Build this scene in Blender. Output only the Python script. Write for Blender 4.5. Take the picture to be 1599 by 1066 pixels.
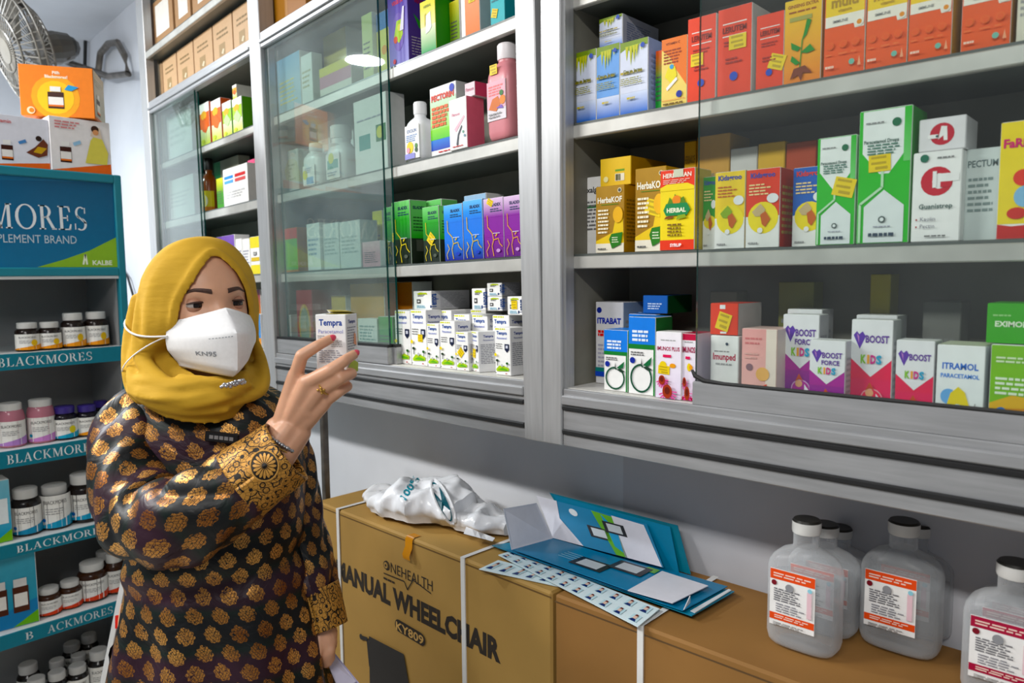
import bpy, bmesh, math, random
from mathutils import Vector as V, Matrix as Mx, Euler, noise
for _o in list(bpy.data.objects): bpy.data.objects.remove(_o)
SC = bpy.context.scene
COL = SC.collection
R = random.Random(7)
PI = math.pi
# ------------------------------------------------------------------ camera
FPX, CX, CY = 1150.0, 799.5, 533.0
CAMZ, YR = 1.50, 0.97
_a = V((-451-CX, 442-CY, FPX)).normalized()          # direction of world -X seen from the camera (x right, y down, z ahead)
_d = V((124, 12800, FPX)); _d = (_d-_a*_d.dot(_a)).normalized()   # direction of world -Z
_xw, _zw = -_a, -_d
_yw = _zw.cross(_xw)
RW = Mx((_xw, _yw, _zw))                               # camera vector -> world vector
CAM = V((0, 0, CAMZ))
cam = bpy.data.objects.new('camera', bpy.data.cameras.new('camera'))
COL.objects.link(cam)
_m = Mx((RW @ V((1, 0, 0)), RW @ V((0, -1, 0)), RW @ V((0, 0, -1)))).transposed().to_4x4()
_m.translation = CAM
cam.matrix_world = _m
cam.data.sensor_width = 36; cam.data.lens = FPX/1599*36; cam.data.clip_start = .05
cam.data.dof.use_dof = True; cam.data.dof.focus_distance = 1.35; cam.data.dof.aperture_fstop = 5.6
SC.camera = cam
SC.view_settings.view_transform = 'Standard'; SC.view_settings.look = 'None'
SC.view_settings.gamma = 1; SC.view_settings.exposure = 0.0
# ------------------------------------------------------------------ light
W = bpy.data.worlds.new('world'); SC.world = W; W.use_nodes = True
W.node_tree.nodes['Background'].inputs[0].default_value = (.80, .88, 1, 1)
W.node_tree.nodes['Background'].inputs[1].default_value = .20
def area(name, loc, target, size, power, col=(1, .98, .95), shape='DISK', size_y=None):
    l = bpy.data.lights.new(name, 'AREA'); l.shape = shape; l.size = size; l.energy = power; l.color = col
    if size_y: l.size_y = size_y
    o = bpy.data.objects.new(name, l); COL.objects.link(o)
    o.location = loc; o.rotation_euler = (V(target)-V(loc)).to_track_quat('-Z', 'Y').to_euler()
    return o
area('ceiling_tube_light', (-2.3, -.72, 2.68), (-2.2, .1, 0), 1.2, 62, shape='RECTANGLE', size_y=.12)
area('ceiling_tube_light', (.1, -.9, 2.68), (.1, 0, 0), 1.2, 31, shape='RECTANGLE', size_y=.12)
area('ceiling_lamp_light', (-3.42, -.03, 2.62), (-3.42, -.03, 0), .17, 62, (.9, .96, 1))
# ------------------------------------------------------------------ rays: pixel of the 1599x1066 frame -> place
def ray(px, py): return RW @ V(((px-CX)/FPX, (py-CY)/FPX, 1))
def C(px, py, d): return CAM + ray(px, py)*d
def onZ(px, py, z):
    r = ray(px, py); return CAM + r*((z-CAMZ)/r.z)
def H(F, px, py, y=0.0):                               # point of frame F on its plane y
    Fi = F.inverted(); o = Fi @ CAM; r = Fi.to_3x3() @ ray(px, py)
    return o + r*((y-o.y)/r.y)
FR = Mx.Translation((0, YR, 0))
_J = H(FR, 844, 690); _J = FR @ _J
_mx = -(RW @ V((-270-CX, 474-CY, FPX))).normalized()
_my = V((0, 0, 1)).cross(_mx).normalized(); _mz = _mx.cross(_my)
FM = Mx((_mx, _my, _mz)).transposed().to_4x4(); FM.translation = _J
# ------------------------------------------------------------------ colours, materials
def lin(h):
    if not isinstance(h, str): return tuple(h)[:3]+(1,)
    h = h.lstrip('#')
    if len(h) == 3: h = ''.join(x*2 for x in h)
    v = [int(h[i:i+2], 16)/255 for i in (0, 2, 4)]
    return tuple(x/12.92 if x <= .04045 else ((x+.055)/1.055)**2.4 for x in v)+(1,)
def mat(name, col=(.8, .8, .8, 1), rough=.5, metal=0, noise_scale=0, noise_amt=.15, bump=0, spec=None, trans=0, sub=0, stretch=None, attr=False, coat=0, sat=1.0):
    m = bpy.data.materials.new(name); m.use_nodes = True
    nt = m.node_tree; n = nt.nodes; b = n['Principled BSDF']; L = nt.links.new
    col = lin(col)
    b.inputs['Roughness'].default_value = rough; b.inputs['Metallic'].default_value = metal
    if spec is not None: b.inputs['Specular IOR Level'].default_value = spec
    b.inputs['Transmission Weight'].default_value = trans
    b.inputs['Coat Weight'].default_value = coat
    if sub:
        b.inputs['Subsurface Weight'].default_value = sub; b.inputs['Subsurface Radius'].default_value = (.01, .004, .002)
    src = None
    if attr:
        a = n.new('ShaderNodeAttribute'); a.attribute_name = 'Col'; hs = n.new('ShaderNodeHueSaturation'); hs.inputs['Saturation'].default_value = sat; L(a.outputs['Color'], hs.inputs['Color']); src = hs.outputs[0]
    b.inputs['Base Color'].default_value = col
    if noise_scale:
        tc = n.new('ShaderNodeTexCoord'); mp = n.new('ShaderNodeMapping'); ns = n.new('ShaderNodeTexNoise')
        L(tc.outputs['Object'], mp.inputs[0]); L(mp.outputs[0], ns.inputs[0])
        if stretch: mp.inputs['Scale'].default_value = stretch
        ns.inputs['Scale'].default_value = noise_scale; ns.inputs['Detail'].default_value = 4
        mr = n.new('ShaderNodeMapRange'); mr.inputs[1].default_value = .3; mr.inputs[2].default_value = .7
        mr.inputs[3].default_value = 1-noise_amt; mr.inputs[4].default_value = 1+noise_amt*.4
        L(ns.outputs[0], mr.inputs[0])
        mx = n.new('ShaderNodeMix'); mx.data_type = 'RGBA'; mx.blend_type = 'MULTIPLY'; mx.inputs[0].default_value = 1
        if src: L(src, mx.inputs[6])
        else: mx.inputs[6].default_value = col
        L(mr.outputs[0], mx.inputs[7]); src = mx.outputs[2]
        if bump:
            bp = n.new('ShaderNodeBump'); bp.inputs['Strength'].default_value = bump; bp.inputs['Distance'].default_value = .002
            L(ns.outputs[0], bp.inputs['Height']); L(bp.outputs[0], b.inputs['Normal'])
    if src: L(src, b.inputs['Base Color'])
    return m
def glass_mat(name, tint, dust):
    m = bpy.data.materials.new(name); m.use_nodes = True
    nt = m.node_tree; n = nt.nodes; L = nt.links.new; n.remove(n['Principled BSDF']); out = n['Material Output']
    t = n.new('ShaderNodeBsdfTransparent'); t.inputs[0].default_value = lin(tint)
    g = n.new('ShaderNodeBsdfGlossy'); g.inputs['Roughness'].default_value = .015; g.inputs[0].default_value = (1, 1, 1, 1)
    lw = n.new('ShaderNodeLayerWeight'); lw.inputs[0].default_value = .5
    pw = n.new('ShaderNodeMath'); pw.operation = 'POWER'; L(lw.outputs['Facing'], pw.inputs[0]); pw.inputs[1].default_value = 4.2
    ma = n.new('ShaderNodeMath'); ma.operation = 'MULTIPLY_ADD'; L(pw.outputs[0], ma.inputs[0]); ma.inputs[1].default_value = .9; ma.inputs[2].default_value = .05
    ge = n.new('ShaderNodeNewGeometry'); fr = n.new('ShaderNodeMath'); fr.operation = 'SUBTRACT'; fr.inputs[0].default_value = 1; L(ge.outputs['Backfacing'], fr.inputs[1])
    f = n.new('ShaderNodeMath'); f.operation = 'MULTIPLY'; L(ma.outputs[0], f.inputs[0]); L(fr.outputs[0], f.inputs[1])
    m1 = n.new('ShaderNodeMixShader'); L(f.outputs[0], m1.inputs[0]); L(t.outputs[0], m1.inputs[1]); L(g.outputs[0], m1.inputs[2])
    d = n.new('ShaderNodeBsdfDiffuse'); d.inputs[0].default_value = (.75, .82, .82, 1)
    ns = n.new('ShaderNodeTexNoise'); ns.inputs['Scale'].default_value = 5; ns.inputs['Detail'].default_value = 5
    tc = n.new('ShaderNodeTexCoord'); L(tc.outputs['Object'], ns.inputs[0])
    mr = n.new('ShaderNodeMapRange'); mr.inputs[1].default_value = .35; mr.inputs[2].default_value = .75
    mr.inputs[3].default_value = dust*.5; mr.inputs[4].default_value = dust*1.6; L(ns.outputs[0], mr.inputs[0])
    m2 = n.new('ShaderNodeMixShader'); L(mr.outputs[0], m2.inputs[0]); L(m1.outputs[0], m2.inputs[1]); L(d.outputs[0], m2.inputs[2])
    L(m2.outputs[0], out.inputs[0]); return m
M = dict(
    alu=mat('brushed_aluminium', '#b9babb', .42, .5, 14, .12, .03, stretch=(9, 9, .7)),
    alu_h=mat('brushed_aluminium_rail', '#b0b1b3', .42, .55, 14, .16, .05, stretch=(.7, 9, 9)),
    edge=mat('aluminium_shelf_edge', '#c2c1bb', .45, .35, 18, .15, .04),
    rubber=mat('black_rubber', '#121315', .55, 0, 40, .2),
    inner=mat('dark_laminate', '#848276', .6, 0, 6, .3),
    shelfglass=mat('dark_shelf_board', '#5a605c', .3, 0, 8, .2),
    floorpan=mat('cabinet_floor_board', '#d4d2cc', .5, 0, 9, .12),
    print=mat('printed_card', '#fff', .45, 0, 60, .05, attr=True, spec=.3, sat=1.12),
    gloss=mat('printed_gloss', '#fff', .22, 0, 60, .04, attr=True, spec=.4, sat=1.08),
    plastic=mat('moulded_plastic', '#fff', .35, 0, 30, .05, attr=True),
    pane=glass_mat('green_tinted_glass', '#f1f6f4', .042),
    paneR=glass_mat('clear_sliding_glass', '#f8fbfa', .016),
    gedge=mat('glass_edge', '#0d4a44', .15, 0, 20, .2),
    wall=mat('wall_paint_lit', '#d9dde4', .75, 0, 3, .10, .1),  # wall paint with the brighter bluish light put into its colour
    wall_dim=mat('wall_paint_dim', '#cbccd2', .75, 0, 3, .12, .1),  # same wall paint, greyer: the dimmer light here is put into the colour
    floor=mat('ceramic_floor', '#b9b4aa', .35, 0, 2, .1),
    card=mat('corrugated_cardboard', '#b58c4c', .75, 0, 5, .12, .05, attr=True),
    teal=mat('teal_lacquer', '#0d7a8c', .35, 0, 8, .08),
    greyin=mat('grey_display_lining', '#8d8f90', .6, 0, 5, .15),
    whitem=mat('white_metal', '#d9dbdb', .4, .1, 12, .08),
    steel=mat('dull_steel', '#77716a', .4, .6, 30, .4),
    skin=mat('skin', '#dba584', .46, 0, 45, .06, .03, sub=.12),
    scarf=mat('mustard_scarf_cloth', '#cda01f', .85, 0, 9, .10, .04),
)
# ------------------------------------------------------------------ mesh builder
class MB:
    def __init__(s): s.v = []; s.f = []; s.c = []; s.m = []; s.T = None
    def add(s, vs, fs, col='#fff', mi=0):
        b = len(s.v)
        s.v += [tuple(s.T @ V(p)) if s.T else tuple(p) for p in vs]
        c = lin(col)
        for f in fs: s.f.append([b+i for i in f]); s.c.append(c); s.m.append(mi)
    def poly(s, vs, cols, mi=0):
        b = len(s.v); s.v += [tuple(s.T @ V(p)) if s.T else tuple(p) for p in vs]
        s.f.append(list(range(b, b+len(vs)))); s.c.append(cols); s.m.append(mi)
    def box(s, x0, y0, z0, x1, y1, z1, col='#fff', mi=0, bv=0.0):
        if x0 > x1: x0, x1 = x1, x0
        if y0 > y1: y0, y1 = y1, y0
        if z0 > z1: z0, z1 = z1, z0
        b = min(bv, (x1-x0)*.4, (y1-y0)*.4, (z1-z0)*.4)
        if b <= 0:
            vs = [(x, y, z) for z in (z0, z1) for y in (y0, y1) for x in (x0, x1)]
            fs = [(0, 2, 3, 1), (4, 5, 7, 6), (0, 1, 5, 4), (2, 6, 7, 3), (0, 4, 6, 2), (1, 3, 7, 5)]
            s.add(vs, fs, col, mi); return
        vs = []; idx = {}
        X, Y, Z = (x0, x1), (y0, y1), (z0, z1)
        for i in (0, 1):
            for j in (0, 1):
                for k in (0, 1):
                    sx, sy, sz = (1, -1)[i]*b, (1, -1)[j]*b, (1, -1)[k]*b
                    idx[i, j, k] = len(vs)
                    vs += [(X[i], Y[j]+sy, Z[k]+sz), (X[i]+sx, Y[j], Z[k]+sz), (X[i]+sx, Y[j]+sy, Z[k])]
        q = lambda i, j, k, a: idx[i, j, k]+a
        fs = []
        for i in (0, 1): fs.append([q(i, 0, 0, 0), q(i, 1, 0, 0), q(i, 1, 1, 0), q(i, 0, 1, 0)][::(-1 if i == 0 else 1)])
        for j in (0, 1): fs.append([q(0, j, 0, 1), q(1, j, 0, 1), q(1, j, 1, 1), q(0, j, 1, 1)][::(1 if j == 0 else -1)])
        for k in (0, 1): fs.append([q(0, 0, k, 2), q(1, 0, k, 2), q(1, 1, k, 2), q(0, 1, k, 2)][::(-1 if k == 0 else 1)])
        for j in (0, 1):
            for k in (0, 1): fs.append([q(0, j, k, 1), q(1, j, k, 1), q(1, j, k, 2), q(0, j, k, 2)])
        for i in (0, 1):
            for k in (0, 1): fs.append([q(i, 0, k, 0), q(i, 1, k, 0), q(i, 1, k, 2), q(i, 0, k, 2)])
        for i in (0, 1):
            for j in (0, 1): fs.append([q(i, j, 0, 0), q(i, j, 1, 0), q(i, j, 1, 1), q(i, j, 0, 1)])
        for i in (0, 1):
            for j in (0, 1):
                for k in (0, 1): fs.append([q(i, j, k, 0), q(i, j, k, 1), q(i, j, k, 2)])
        s.add(vs, fs, col, mi)
    def loft(s, rings, col='#fff', mi=0, closed=True, cap0=False, cap1=False):
        n = len(rings[0]); vs = [p for r in rings for p in r]; fs = []
        for i in range(len(rings)-1):
            for j in range(n if closed else n-1):
                k = (j+1) % n
                fs.append((i*n+j, i*n+k, (i+1)*n+k, (i+1)*n+j))
        if cap0: fs.append(tuple(range(n))[::-1])
        if cap1: fs.append(tuple((len(rings)-1)*n+j for j in range(n)))
        s.add(vs, fs, col, mi)
    def lathe(s, prof, n=20, col='#fff', mi=0, cx=0, cy=0, sx=1, sy=1):
        s.loft([[(cx+r*sx*math.cos(2*PI*j/n), cy+r*sy*math.sin(2*PI*j/n), z) for j in range(n)] for r, z in prof], col, mi, cap0=True, cap1=True)
    def tube(s, pts, rad, n=8, col='#fff', mi=0, closed=False):
        pts = [V(p) for p in pts]; rings = []; up = V((.01, .02, 1)); m = len(pts)
        for i, p in enumerate(pts):
            t = (pts[(i+1) % m]-pts[i-1]) if closed else (pts[min(i+1, m-1)]-pts[max(i-1, 0)])
            t.normalize(); a = t.cross(up)
            if a.length < .05: a = t.cross(V((1, .1, 0)))
            a.normalize(); b = t.cross(a); up = -b if b.dot(up) < 0 else b
            a = up.cross(t).normalized(); b2 = up - t*up.dot(t); b2.normalize()
            r = rad[i] if isinstance(rad, (list, tuple)) else rad
            rings.append([tuple(p+(a*math.cos(2*PI*j/n)+b2*math.sin(2*PI*j/n))*r) for j in range(n)])
        if closed: rings.append(rings[0]); s.loft(rings, col, mi)
        else: s.loft(rings, col, mi, cap0=True, cap1=True)
    def sphere(s, c, r, n=12, col='#fff', mi=0, rz=None, ry=None):
        rr = r; ry = ry or r; rz = rz or r; m = max(6, n//2)
        s.loft([[(c[0]+rr*math.sin(PI*i/m)*math.cos(2*PI*j/n), c[1]+ry*math.sin(PI*i/m)*math.sin(2*PI*j/n), c[2]-rz*math.cos(PI*i/m)) for j in range(n)] for i in range(m+1)], col, mi)
    def build(s, name, mats, parent=None, smooth=False, mw=None):
        me = bpy.data.meshes.new(name); me.from_pydata(s.v, [], s.f)
        if not isinstance(mats, (list, tuple)): mats = [mats]
        for m in mats: me.materials.append(M[m] if isinstance(m, str) else m)
        ca = me.color_attributes.new('Col', 'FLOAT_COLOR', 'CORNER'); buf = []
        for f, c in zip(s.f, s.c):
            if isinstance(c, list):
                for x in c: buf += x
            else: buf += c*len(f)
        ca.data.foreach_set('color', buf)
        me.polygons.foreach_set('material_index', s.m)
        if smooth: me.polygons.foreach_set('use_smooth', [True]*len(s.f))
        me.validate(); me.update()
        if smooth:
            try: me.set_sharp_from_angle(angle=math.radians(42))
            except Exception: pass
        o = bpy.data.objects.new(name, me); COL.objects.link(o)
        if parent: o.parent = parent
        if mw is not None: o.matrix_world = mw
        return o
def tag(o, label, cat, group=None, kind=None):
    if label: o['label'] = label
    if cat: o['category'] = cat
    if group: o['group'] = group
    if kind: o['kind'] = kind
    return o
def struct(o): o['kind'] = 'structure'; return o
def empty(name, mw, label=None, cat=None, group=None):
    o = bpy.data.objects.new(name, None); COL.objects.link(o); o.empty_display_size = .05
    o.matrix_world = mw if isinstance(mw, Mx) else Mx.Translation(mw)
    return tag(o, label, cat, group)
def at(F, x, y, z, yaw=0): return F @ Mx.Translation((x, y, z)) @ Mx.Rotation(yaw, 4, 'Z')
# ------------------------------------------------------------------ lettering
_TX = {}
def glyphs(s, bold=0.0):
    k = (s, bold)
    if k not in _TX:
        cu = bpy.data.curves.new('lettering', 'FONT'); cu.body = s; cu.resolution_u = 2; cu.offset = bold; cu.fill_mode = 'FRONT'
        ob = bpy.data.objects.new('lettering', cu); COL.objects.link(ob)
        dg = bpy.context.evaluated_depsgraph_get(); me = bpy.data.meshes.new_from_object(ob.evaluated_get(dg))
        vs = [(v.co.x/.73, v.co.y/.73) for v in me.vertices]; fs = [tuple(p.vertices) for p in me.polygons]
        bpy.data.objects.remove(ob); bpy.data.meshes.remove(me); bpy.data.curves.remove(cu)
        x0 = min(v[0] for v in vs); x1 = max(v[0] for v in vs)
        _TX[k] = ([(x-x0, y) for x, y in vs], fs, x1-x0)
    return _TX[k]
def serif(word):                                       # roman capitals drawn from stems, bowls and serifs
    vs, fs, x = [], [], 0.0
    def P(pts):
        b = len(vs); vs.extend((x+px, py) for px, py in pts); fs.append(tuple(range(b, b+len(pts))))
    def rc(a, b, c, d): P([(a, b), (c, b), (c, d), (a, d)])
    def sf(cx, y, w=.15): rc(cx-w, y, cx+w, y+.05)
    def arc(cx, cy, rx, ry, a0, a1, tx, ty, n=10):
        for i in range(n):
            q = [math.radians(a0+(a1-a0)*j/n) for j in (i, i+1)]
            P([(cx+rx*math.cos(q[0]), cy+ry*math.sin(q[0])), (cx+rx*math.cos(q[1]), cy+ry*math.sin(q[1])),
               (cx+(rx-tx)*math.cos(q[1]), cy+(ry-ty)*math.sin(q[1])), (cx+(rx-tx)*math.cos(q[0]), cy+(ry-ty)*math.sin(q[0]))])
    def line(a, b, c, d, t): P([(a, b), (a+t, b), (c+t, d), (c, d)])
    for ch in word:
        w = .7
        if ch in 'BLKRE': rc(.1, 0, .24, 1); sf(.17, 0); sf(.17, .95)
        if ch == 'B': arc(.3, .75, .25, .25, -90, 90, .12, .05); arc(.3, .26, .31, .26, -90, 90, .13, .05); rc(.2, .95, .32, 1); rc(.2, .475, .32, .525); rc(.2, 0, .32, .05); w = .72
        elif ch == 'L': rc(.2, 0, .6, .05); P([(.6, 0), (.64, .25), (.58, .25), (.5, .05)]); w = .72
        elif ch == 'A': line(.08, .03, .38, 1, .06); line(.58, .03, .33, 1, .15); rc(.2, .3, .6, .35); sf(.1, 0, .12); sf(.66, 0, .13); w = .84
        elif ch == 'C': arc(.5, .5, .45, .52, 50, 310, .14, .05, 16); rc(.74, .66, .8, .96); w = .9
        elif ch == 'K': line(.24, .44, .62, .97, .07); line(.62, .03, .3, .52, .15); sf(.66, .95, .12); sf(.72, 0, .12); w = .88
        elif ch == 'M': rc(.12, 0, .18, 1); rc(.82, 0, .96, 1); line(.46, 0, .12, 1, .15); line(.48, 0, .8, 1, .06); sf(.15, 0, .11); sf(.89, 0, .14); sf(.12, .95, .12); sf(.9, .95, .13); w = 1.1
        elif ch == 'O': arc(.5, .5, .47, .52, 0, 360, .14, .05, 20); w = 1.02
        elif ch == 'R': arc(.3, .74, .28, .26, -90, 90, .13, .05); rc(.2, .95, .32, 1); rc(.2, .48, .32, .53); line(.6, .03, .32, .52, .15); sf(.7, 0, .11); w = .84
        elif ch == 'E': rc(.2, 0, .6, .05); rc(.2, .95, .58, 1); rc(.2, .48, .48, .53); P([(.6, 0), (.64, .25), (.58, .25), (.5, .05)]); P([(.58, 1), (.6, .76), (.55, .76), (.48, .95)]); rc(.44, .38, .49, .62); w = .72
        elif ch == 'S': arc(.34, .745, .26, .265, 50, 250, .11, .05, 10); arc(.34, .26, .28, .27, -130, 80, .12, .05, 10); line(.52, .3, .12, .62, .12); rc(.52, .72, .57, .97); rc(.04, .03, .09, .28); w = .7
        x += w+.04
    return vs, fs, x
_SERIF = serif('BLACKMORES')
# ------------------------------------------------------------------ artwork printed on a face
class Art:
    E = .00025
    def __init__(s, mb, w, h, d, cyl=None, mi=0):
        s.b = mb; s.w = w; s.h = h; s.d = d; s.side = 'F'; s.n = 1; s.cyl = cyl; s.mi = mi
    def P(s, u, v):
        e = s.E*s.n
        if s.cyl:
            r, a0, a1, z0, z1 = s.cyl; a = a0+(a1-a0)*u
            return ((r+e)*math.cos(a), (r+e)*math.sin(a), z0+(z1-z0)*v)
        if s.side == 'F': return (-s.w/2+u*s.w, -e, v*s.h)
        if s.side == 'R': return (s.w/2+e, u*s.d, v*s.h)
        if s.side == 'L': return (-s.w/2-e, s.d-u*s.d, v*s.h)
        return (-s.w/2+u*s.w, v*s.d, s.h+e)
    def dims(s):
        if s.cyl: return abs(s.cyl[0]*(s.cyl[2]-s.cyl[1])), s.cyl[4]-s.cyl[3]
        return {'F': (s.w, s.h), 'R': (s.d, s.h), 'L': (s.d, s.h), 'T': (s.w, s.d)}[s.side]
    def p(s, pts, c, c2=None):
        if c2 is None: s.b.add([s.P(*q) for q in pts], [tuple(range(len(pts)))], c, s.mi)
        else:
            a, z = min(q[1] for q in pts), max(q[1] for q in pts); A, B = lin(c), lin(c2)
            s.b.poly([s.P(*q) for q in pts], [tuple(A[i]+(B[i]-A[i])*(q[1]-a)/max(z-a, 1e-6) for i in range(4)) for q in pts], s.mi)
        s.n += 1
    def r(s, u0, v0, u1, v1, c, c2=None):
        k = 8 if s.cyl else 1
        for i in range(k):
            a, b = u0+(u1-u0)*i/k, u0+(u1-u0)*(i+1)/k
            s.p([(a, v0), (b, v0), (b, v1), (a, v1)], c, c2); s.n -= 1
        s.n += 1
    def ds(s, u, v, r, c, ry=None, n=18, a0=0, a1=360):
        w, h = s.dims(); ry = (r*w/h) if ry is None else ry
        s.p([(u+r*math.cos(math.radians(a0+(a1-a0)*i/n)), v+ry*math.sin(math.radians(a0+(a1-a0)*i/n))) for i in range(n+(a1-a0 < 360))], c)
    def st(s, pts, t, c):                              # a stroke of width t (share of the face width)
        w, h = s.dims()
        for (a, b), (e, f) in zip(pts, pts[1:]):
            dx, dy = (e-a)*w, (f-b)*h; l = math.hypot(dx, dy) or 1; nx, ny = -dy/l*t/2, dx/l*t*w/h/2
            s.p([(a+nx, b+ny), (e+nx, f+ny), (e-nx, f-ny), (a-nx, b-ny)], c); s.n -= 1
        s.n += 1
    def t(s, text, u, v, hh, c, wmax=.9, bold=.02, al='c', it=0, g=None):
        vs, fs, W_ = g or glyphs(text, bold); w, h = s.dims()
        k = hh*h; kx = min(k, wmax*w/W_); off = {'c': -W_*kx/2, 'l': 0, 'r': -W_*kx}[al]
        s.b.add([s.P(u+(off+(x+it*y)*kx)/w, v+y*k/h) for x, y in vs], fs, c, s.mi); s.n += 1
    def t2(s, text, p0, p1, cap, c, bold=.02, g=None):  # lettering fitted between two points of the face; cap in metres
        vs, fs, W_ = g or glyphs(text, bold); w, h = s.dims()
        dx, dy = (p1[0]-p0[0])*w, (p1[1]-p0[1])*h; l = math.hypot(dx, dy); ex, ey = dx/l, dy/l
        s.b.add([s.P(p0[0]+(x/W_*l*ex-y*cap*ey)/w, p0[1]+(x/W_*l*ey+y*cap*ex)/h) for x, y in vs], fs, c, s.mi); s.n += 1
    def ln(s, u0, u1, v0, v1, n, c, th=.5, seed=1):     # rows of small print too fine to read
        q = random.Random(seed)
        for i in range(n):
            a = v1-(v1-v0)*(i+.5)/n; t = (v1-v0)/n*th/2; u = u0; end = u1-(u1-u0)*q.random()*.3
            while u < end-.02:
                e = min(end, u+(u1-u0)*q.uniform(.1, .3)); s.p([(u, a-t), (e, a-t), (e, a+t), (u, a+t)], c); s.n -= 1
                u = e+(u1-u0)*.04
        s.n += 1
CARTONS = []; TOP = {}
def sticker(par, w, h, cx, cz, sw, sh, rot=0, y=0, col='#f0d21e', lines=True):
    b = MB(); b.T = Mx.Translation((-w/2+cx*w, -.0011+y, cz*h)) @ Mx.Rotation(rot, 4, 'Y')
    b.box(-sw/2, -.0003, -sh/2, sw/2, .0003, sh/2, col)
    if lines:
        for k in (.28, -.05): b.box(-sw*.38, -.0006, sh*k, sw*.3, -.0002, sh*(k+.13), '#c2a614')
        b.box(-sw*.2, -.0006, -sh*.36, sw*.35, -.0002, -sh*.2, '#c2a614')
    o = b.build('price_sticker', 'print'); o.parent = par; return o
def carton(F, zs, xl, xr, yt, art, label, off=.045, dep=.09, group=None, yaw=0, col='#f4f4f2', side=None, top=None, cat='carton', name='medicine_carton', gloss=False, h=None, w=None, stk=None, lid=True):
    p0 = H(F, xl, yt+45, off); p1 = H(F, xr, yt+40, off)
    W_ = w or abs(p1.x-p0.x); zt = H(F, xl, yt, off).z
    hh = h or (zt-zs)
    b = MB(); b.box(-W_/2, 0, 0, W_/2, dep, hh, col, bv=.0012)
    a = Art(b, W_, hh, dep)
    if side: a.side = 'R'; a.n = 1; a.r(.01, .006, .99, .994, side)
    a.side = 'T'; a.n = 1
    if top: a.r(.02, .01, .98, .99, top)
    if lid: a.st([(.04, .1), (.96, .1)], .006, '#8a8a88')
    a.side = 'F'; a.n = 1
    if art: art(a)
    o = b.build(name, 'gloss' if gloss else 'print', mw=at(F, (p0.x+p1.x)/2 if not w else p0.x+w/2, off, zs, yaw))
    tag(o, label, cat, group)
    for s in (stk or []): sticker(o, W_, hh, *s)
    CARTONS.append(o)
    TOP[o.name] = zs+hh
    return o
# ================================================================== the setting
WY = YR+.222
zceil = 2.78
_jw = FM @ V((0, .232, 0)); _el = V((_mx.x, _mx.y, 0)).normalized()
def slab(name, p, q, z0, z1, m, t=.08):
    p, q = V((p[0], p[1], 0)), V((q[0], q[1], 0)); e = (q-p).normalized(); n = V((-e.y, e.x, 0))*t
    b = MB(); vs = [(*x.xy, z) for z in (z0, z1) for x in (p, q, q+n, p+n)]
    b.add(vs, [(0, 3, 2, 1), (4, 5, 6, 7), (0, 1, 5, 4), (1, 2, 6, 5), (2, 3, 7, 6), (3, 0, 4, 7)])
    return struct(b.build(name, m))
_r = ray(136, 300); _t = 0                               # the far corner of the room: cabinet wall meets end wall
_n = V((-_el.y, _el.x, 0)); _t = (_jw-CAM).dot(_n)/_r.dot(_n); _corner = CAM+_r*_t
slab('wall_back', (_corner.x, _corner.y), (_jw.x, _jw.y), 0, zceil, 'wall')
slab('wall_rear', (_jw.x, max(_jw.y, WY)), (1.6, WY), 0, zceil, 'wall_dim')
_n2 = V((_corner.x, _corner.y, 0)) + V((_el.y, -_el.x, 0))*4.4
slab('wall_left', (_n2.x, _n2.y), (_corner.x, _corner.y), 0, zceil, 'wall')
b = MB(); b.box(-6.5, -3.2, -.06, 1.6, 2.6, 0); struct(b.build('floor', 'floor'))
b = MB(); b.box(-6.5, -3.2, zceil, 1.6, 2.6, zceil+.06); struct(b.build('ceiling', 'wall'))
# the lamp whose reflection shows in the sliding glass
lt = empty('ceiling_lamp', (-3.42, -.03, zceil), 'round white ceiling lamp near the far end of the room', 'lamp')
b = MB(); b.lathe([(.03, 0), (.12, -.01), (.12, -.05), (.06, -.055)], 20); b.build('housing', 'whitem', lt, True)
for _x, _y in ((-2.3, -.72), (.1, -.9)):
    lt = empty('ceiling_lamp', (_x, _y, zceil), 'long tube lamp on the ceiling '+('above the shop aisle' if _x < -1 else 'near the shop front'), 'lamp')
    b = MB(); b.box(-.62, -.05, -.06, .62, .05, 0, bv=.008); b.build('housing', 'whitem', lt)

# ================================================================== wall cabinets
ZR = {}                                                  # standing heights of the shelves, in their cabinet's own frame
def zz(F, px, py, y=.03): return H(F, px, py, y).z
def xx(F, px, py=400, y=0.0): return H(F, px, py, y).x
def shelf(par, F, x0, x1, zt, zb, y0=.03, y1=.205):
    b = MB(); b.box(x0, y0+.003, zb+.004, x1, y1, zt+.004); s = b.build('shelf', 'shelfglass', par)
    b = MB(); b.box(x0, y0, zb, x1, y0+.012, zt, bv=.0015); e = b.build('edge_trim', 'edge', s)
    return s
def post(par, x0, x1, z0, z1, y0=0, y1=.03, grooves=True):
    b = MB(); b.box(x0, y0, z0, x1, y1, z1, bv=.002)
    return b.build('post', 'alu', par)
def base_rail(par, x0, x1, zf, zls, zb):
    # zls: heights of groove 1 top/bottom, groove 2 top/bottom
    b = MB(); b.box(x0, .004, zb, x1, .03, zf-.001, bv=.0015)
    b.box(x0, -.002, zf-.028, x1, .006, zf-.012, bv=.002)
    r = b.build('base_rail', 'alu_h', par)
    for t, u in (zls[:2], zls[2:]):
        b = MB(); b.box(x0, -.001, u, x1, .01, t, bv=.002); b.build('rubber_strip', 'rubber', r)
    b = MB(); b.box(x0, .012, zf-.012, x1, .222, zf); b.build('floor_board', 'floorpan', par)
    return r
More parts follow.
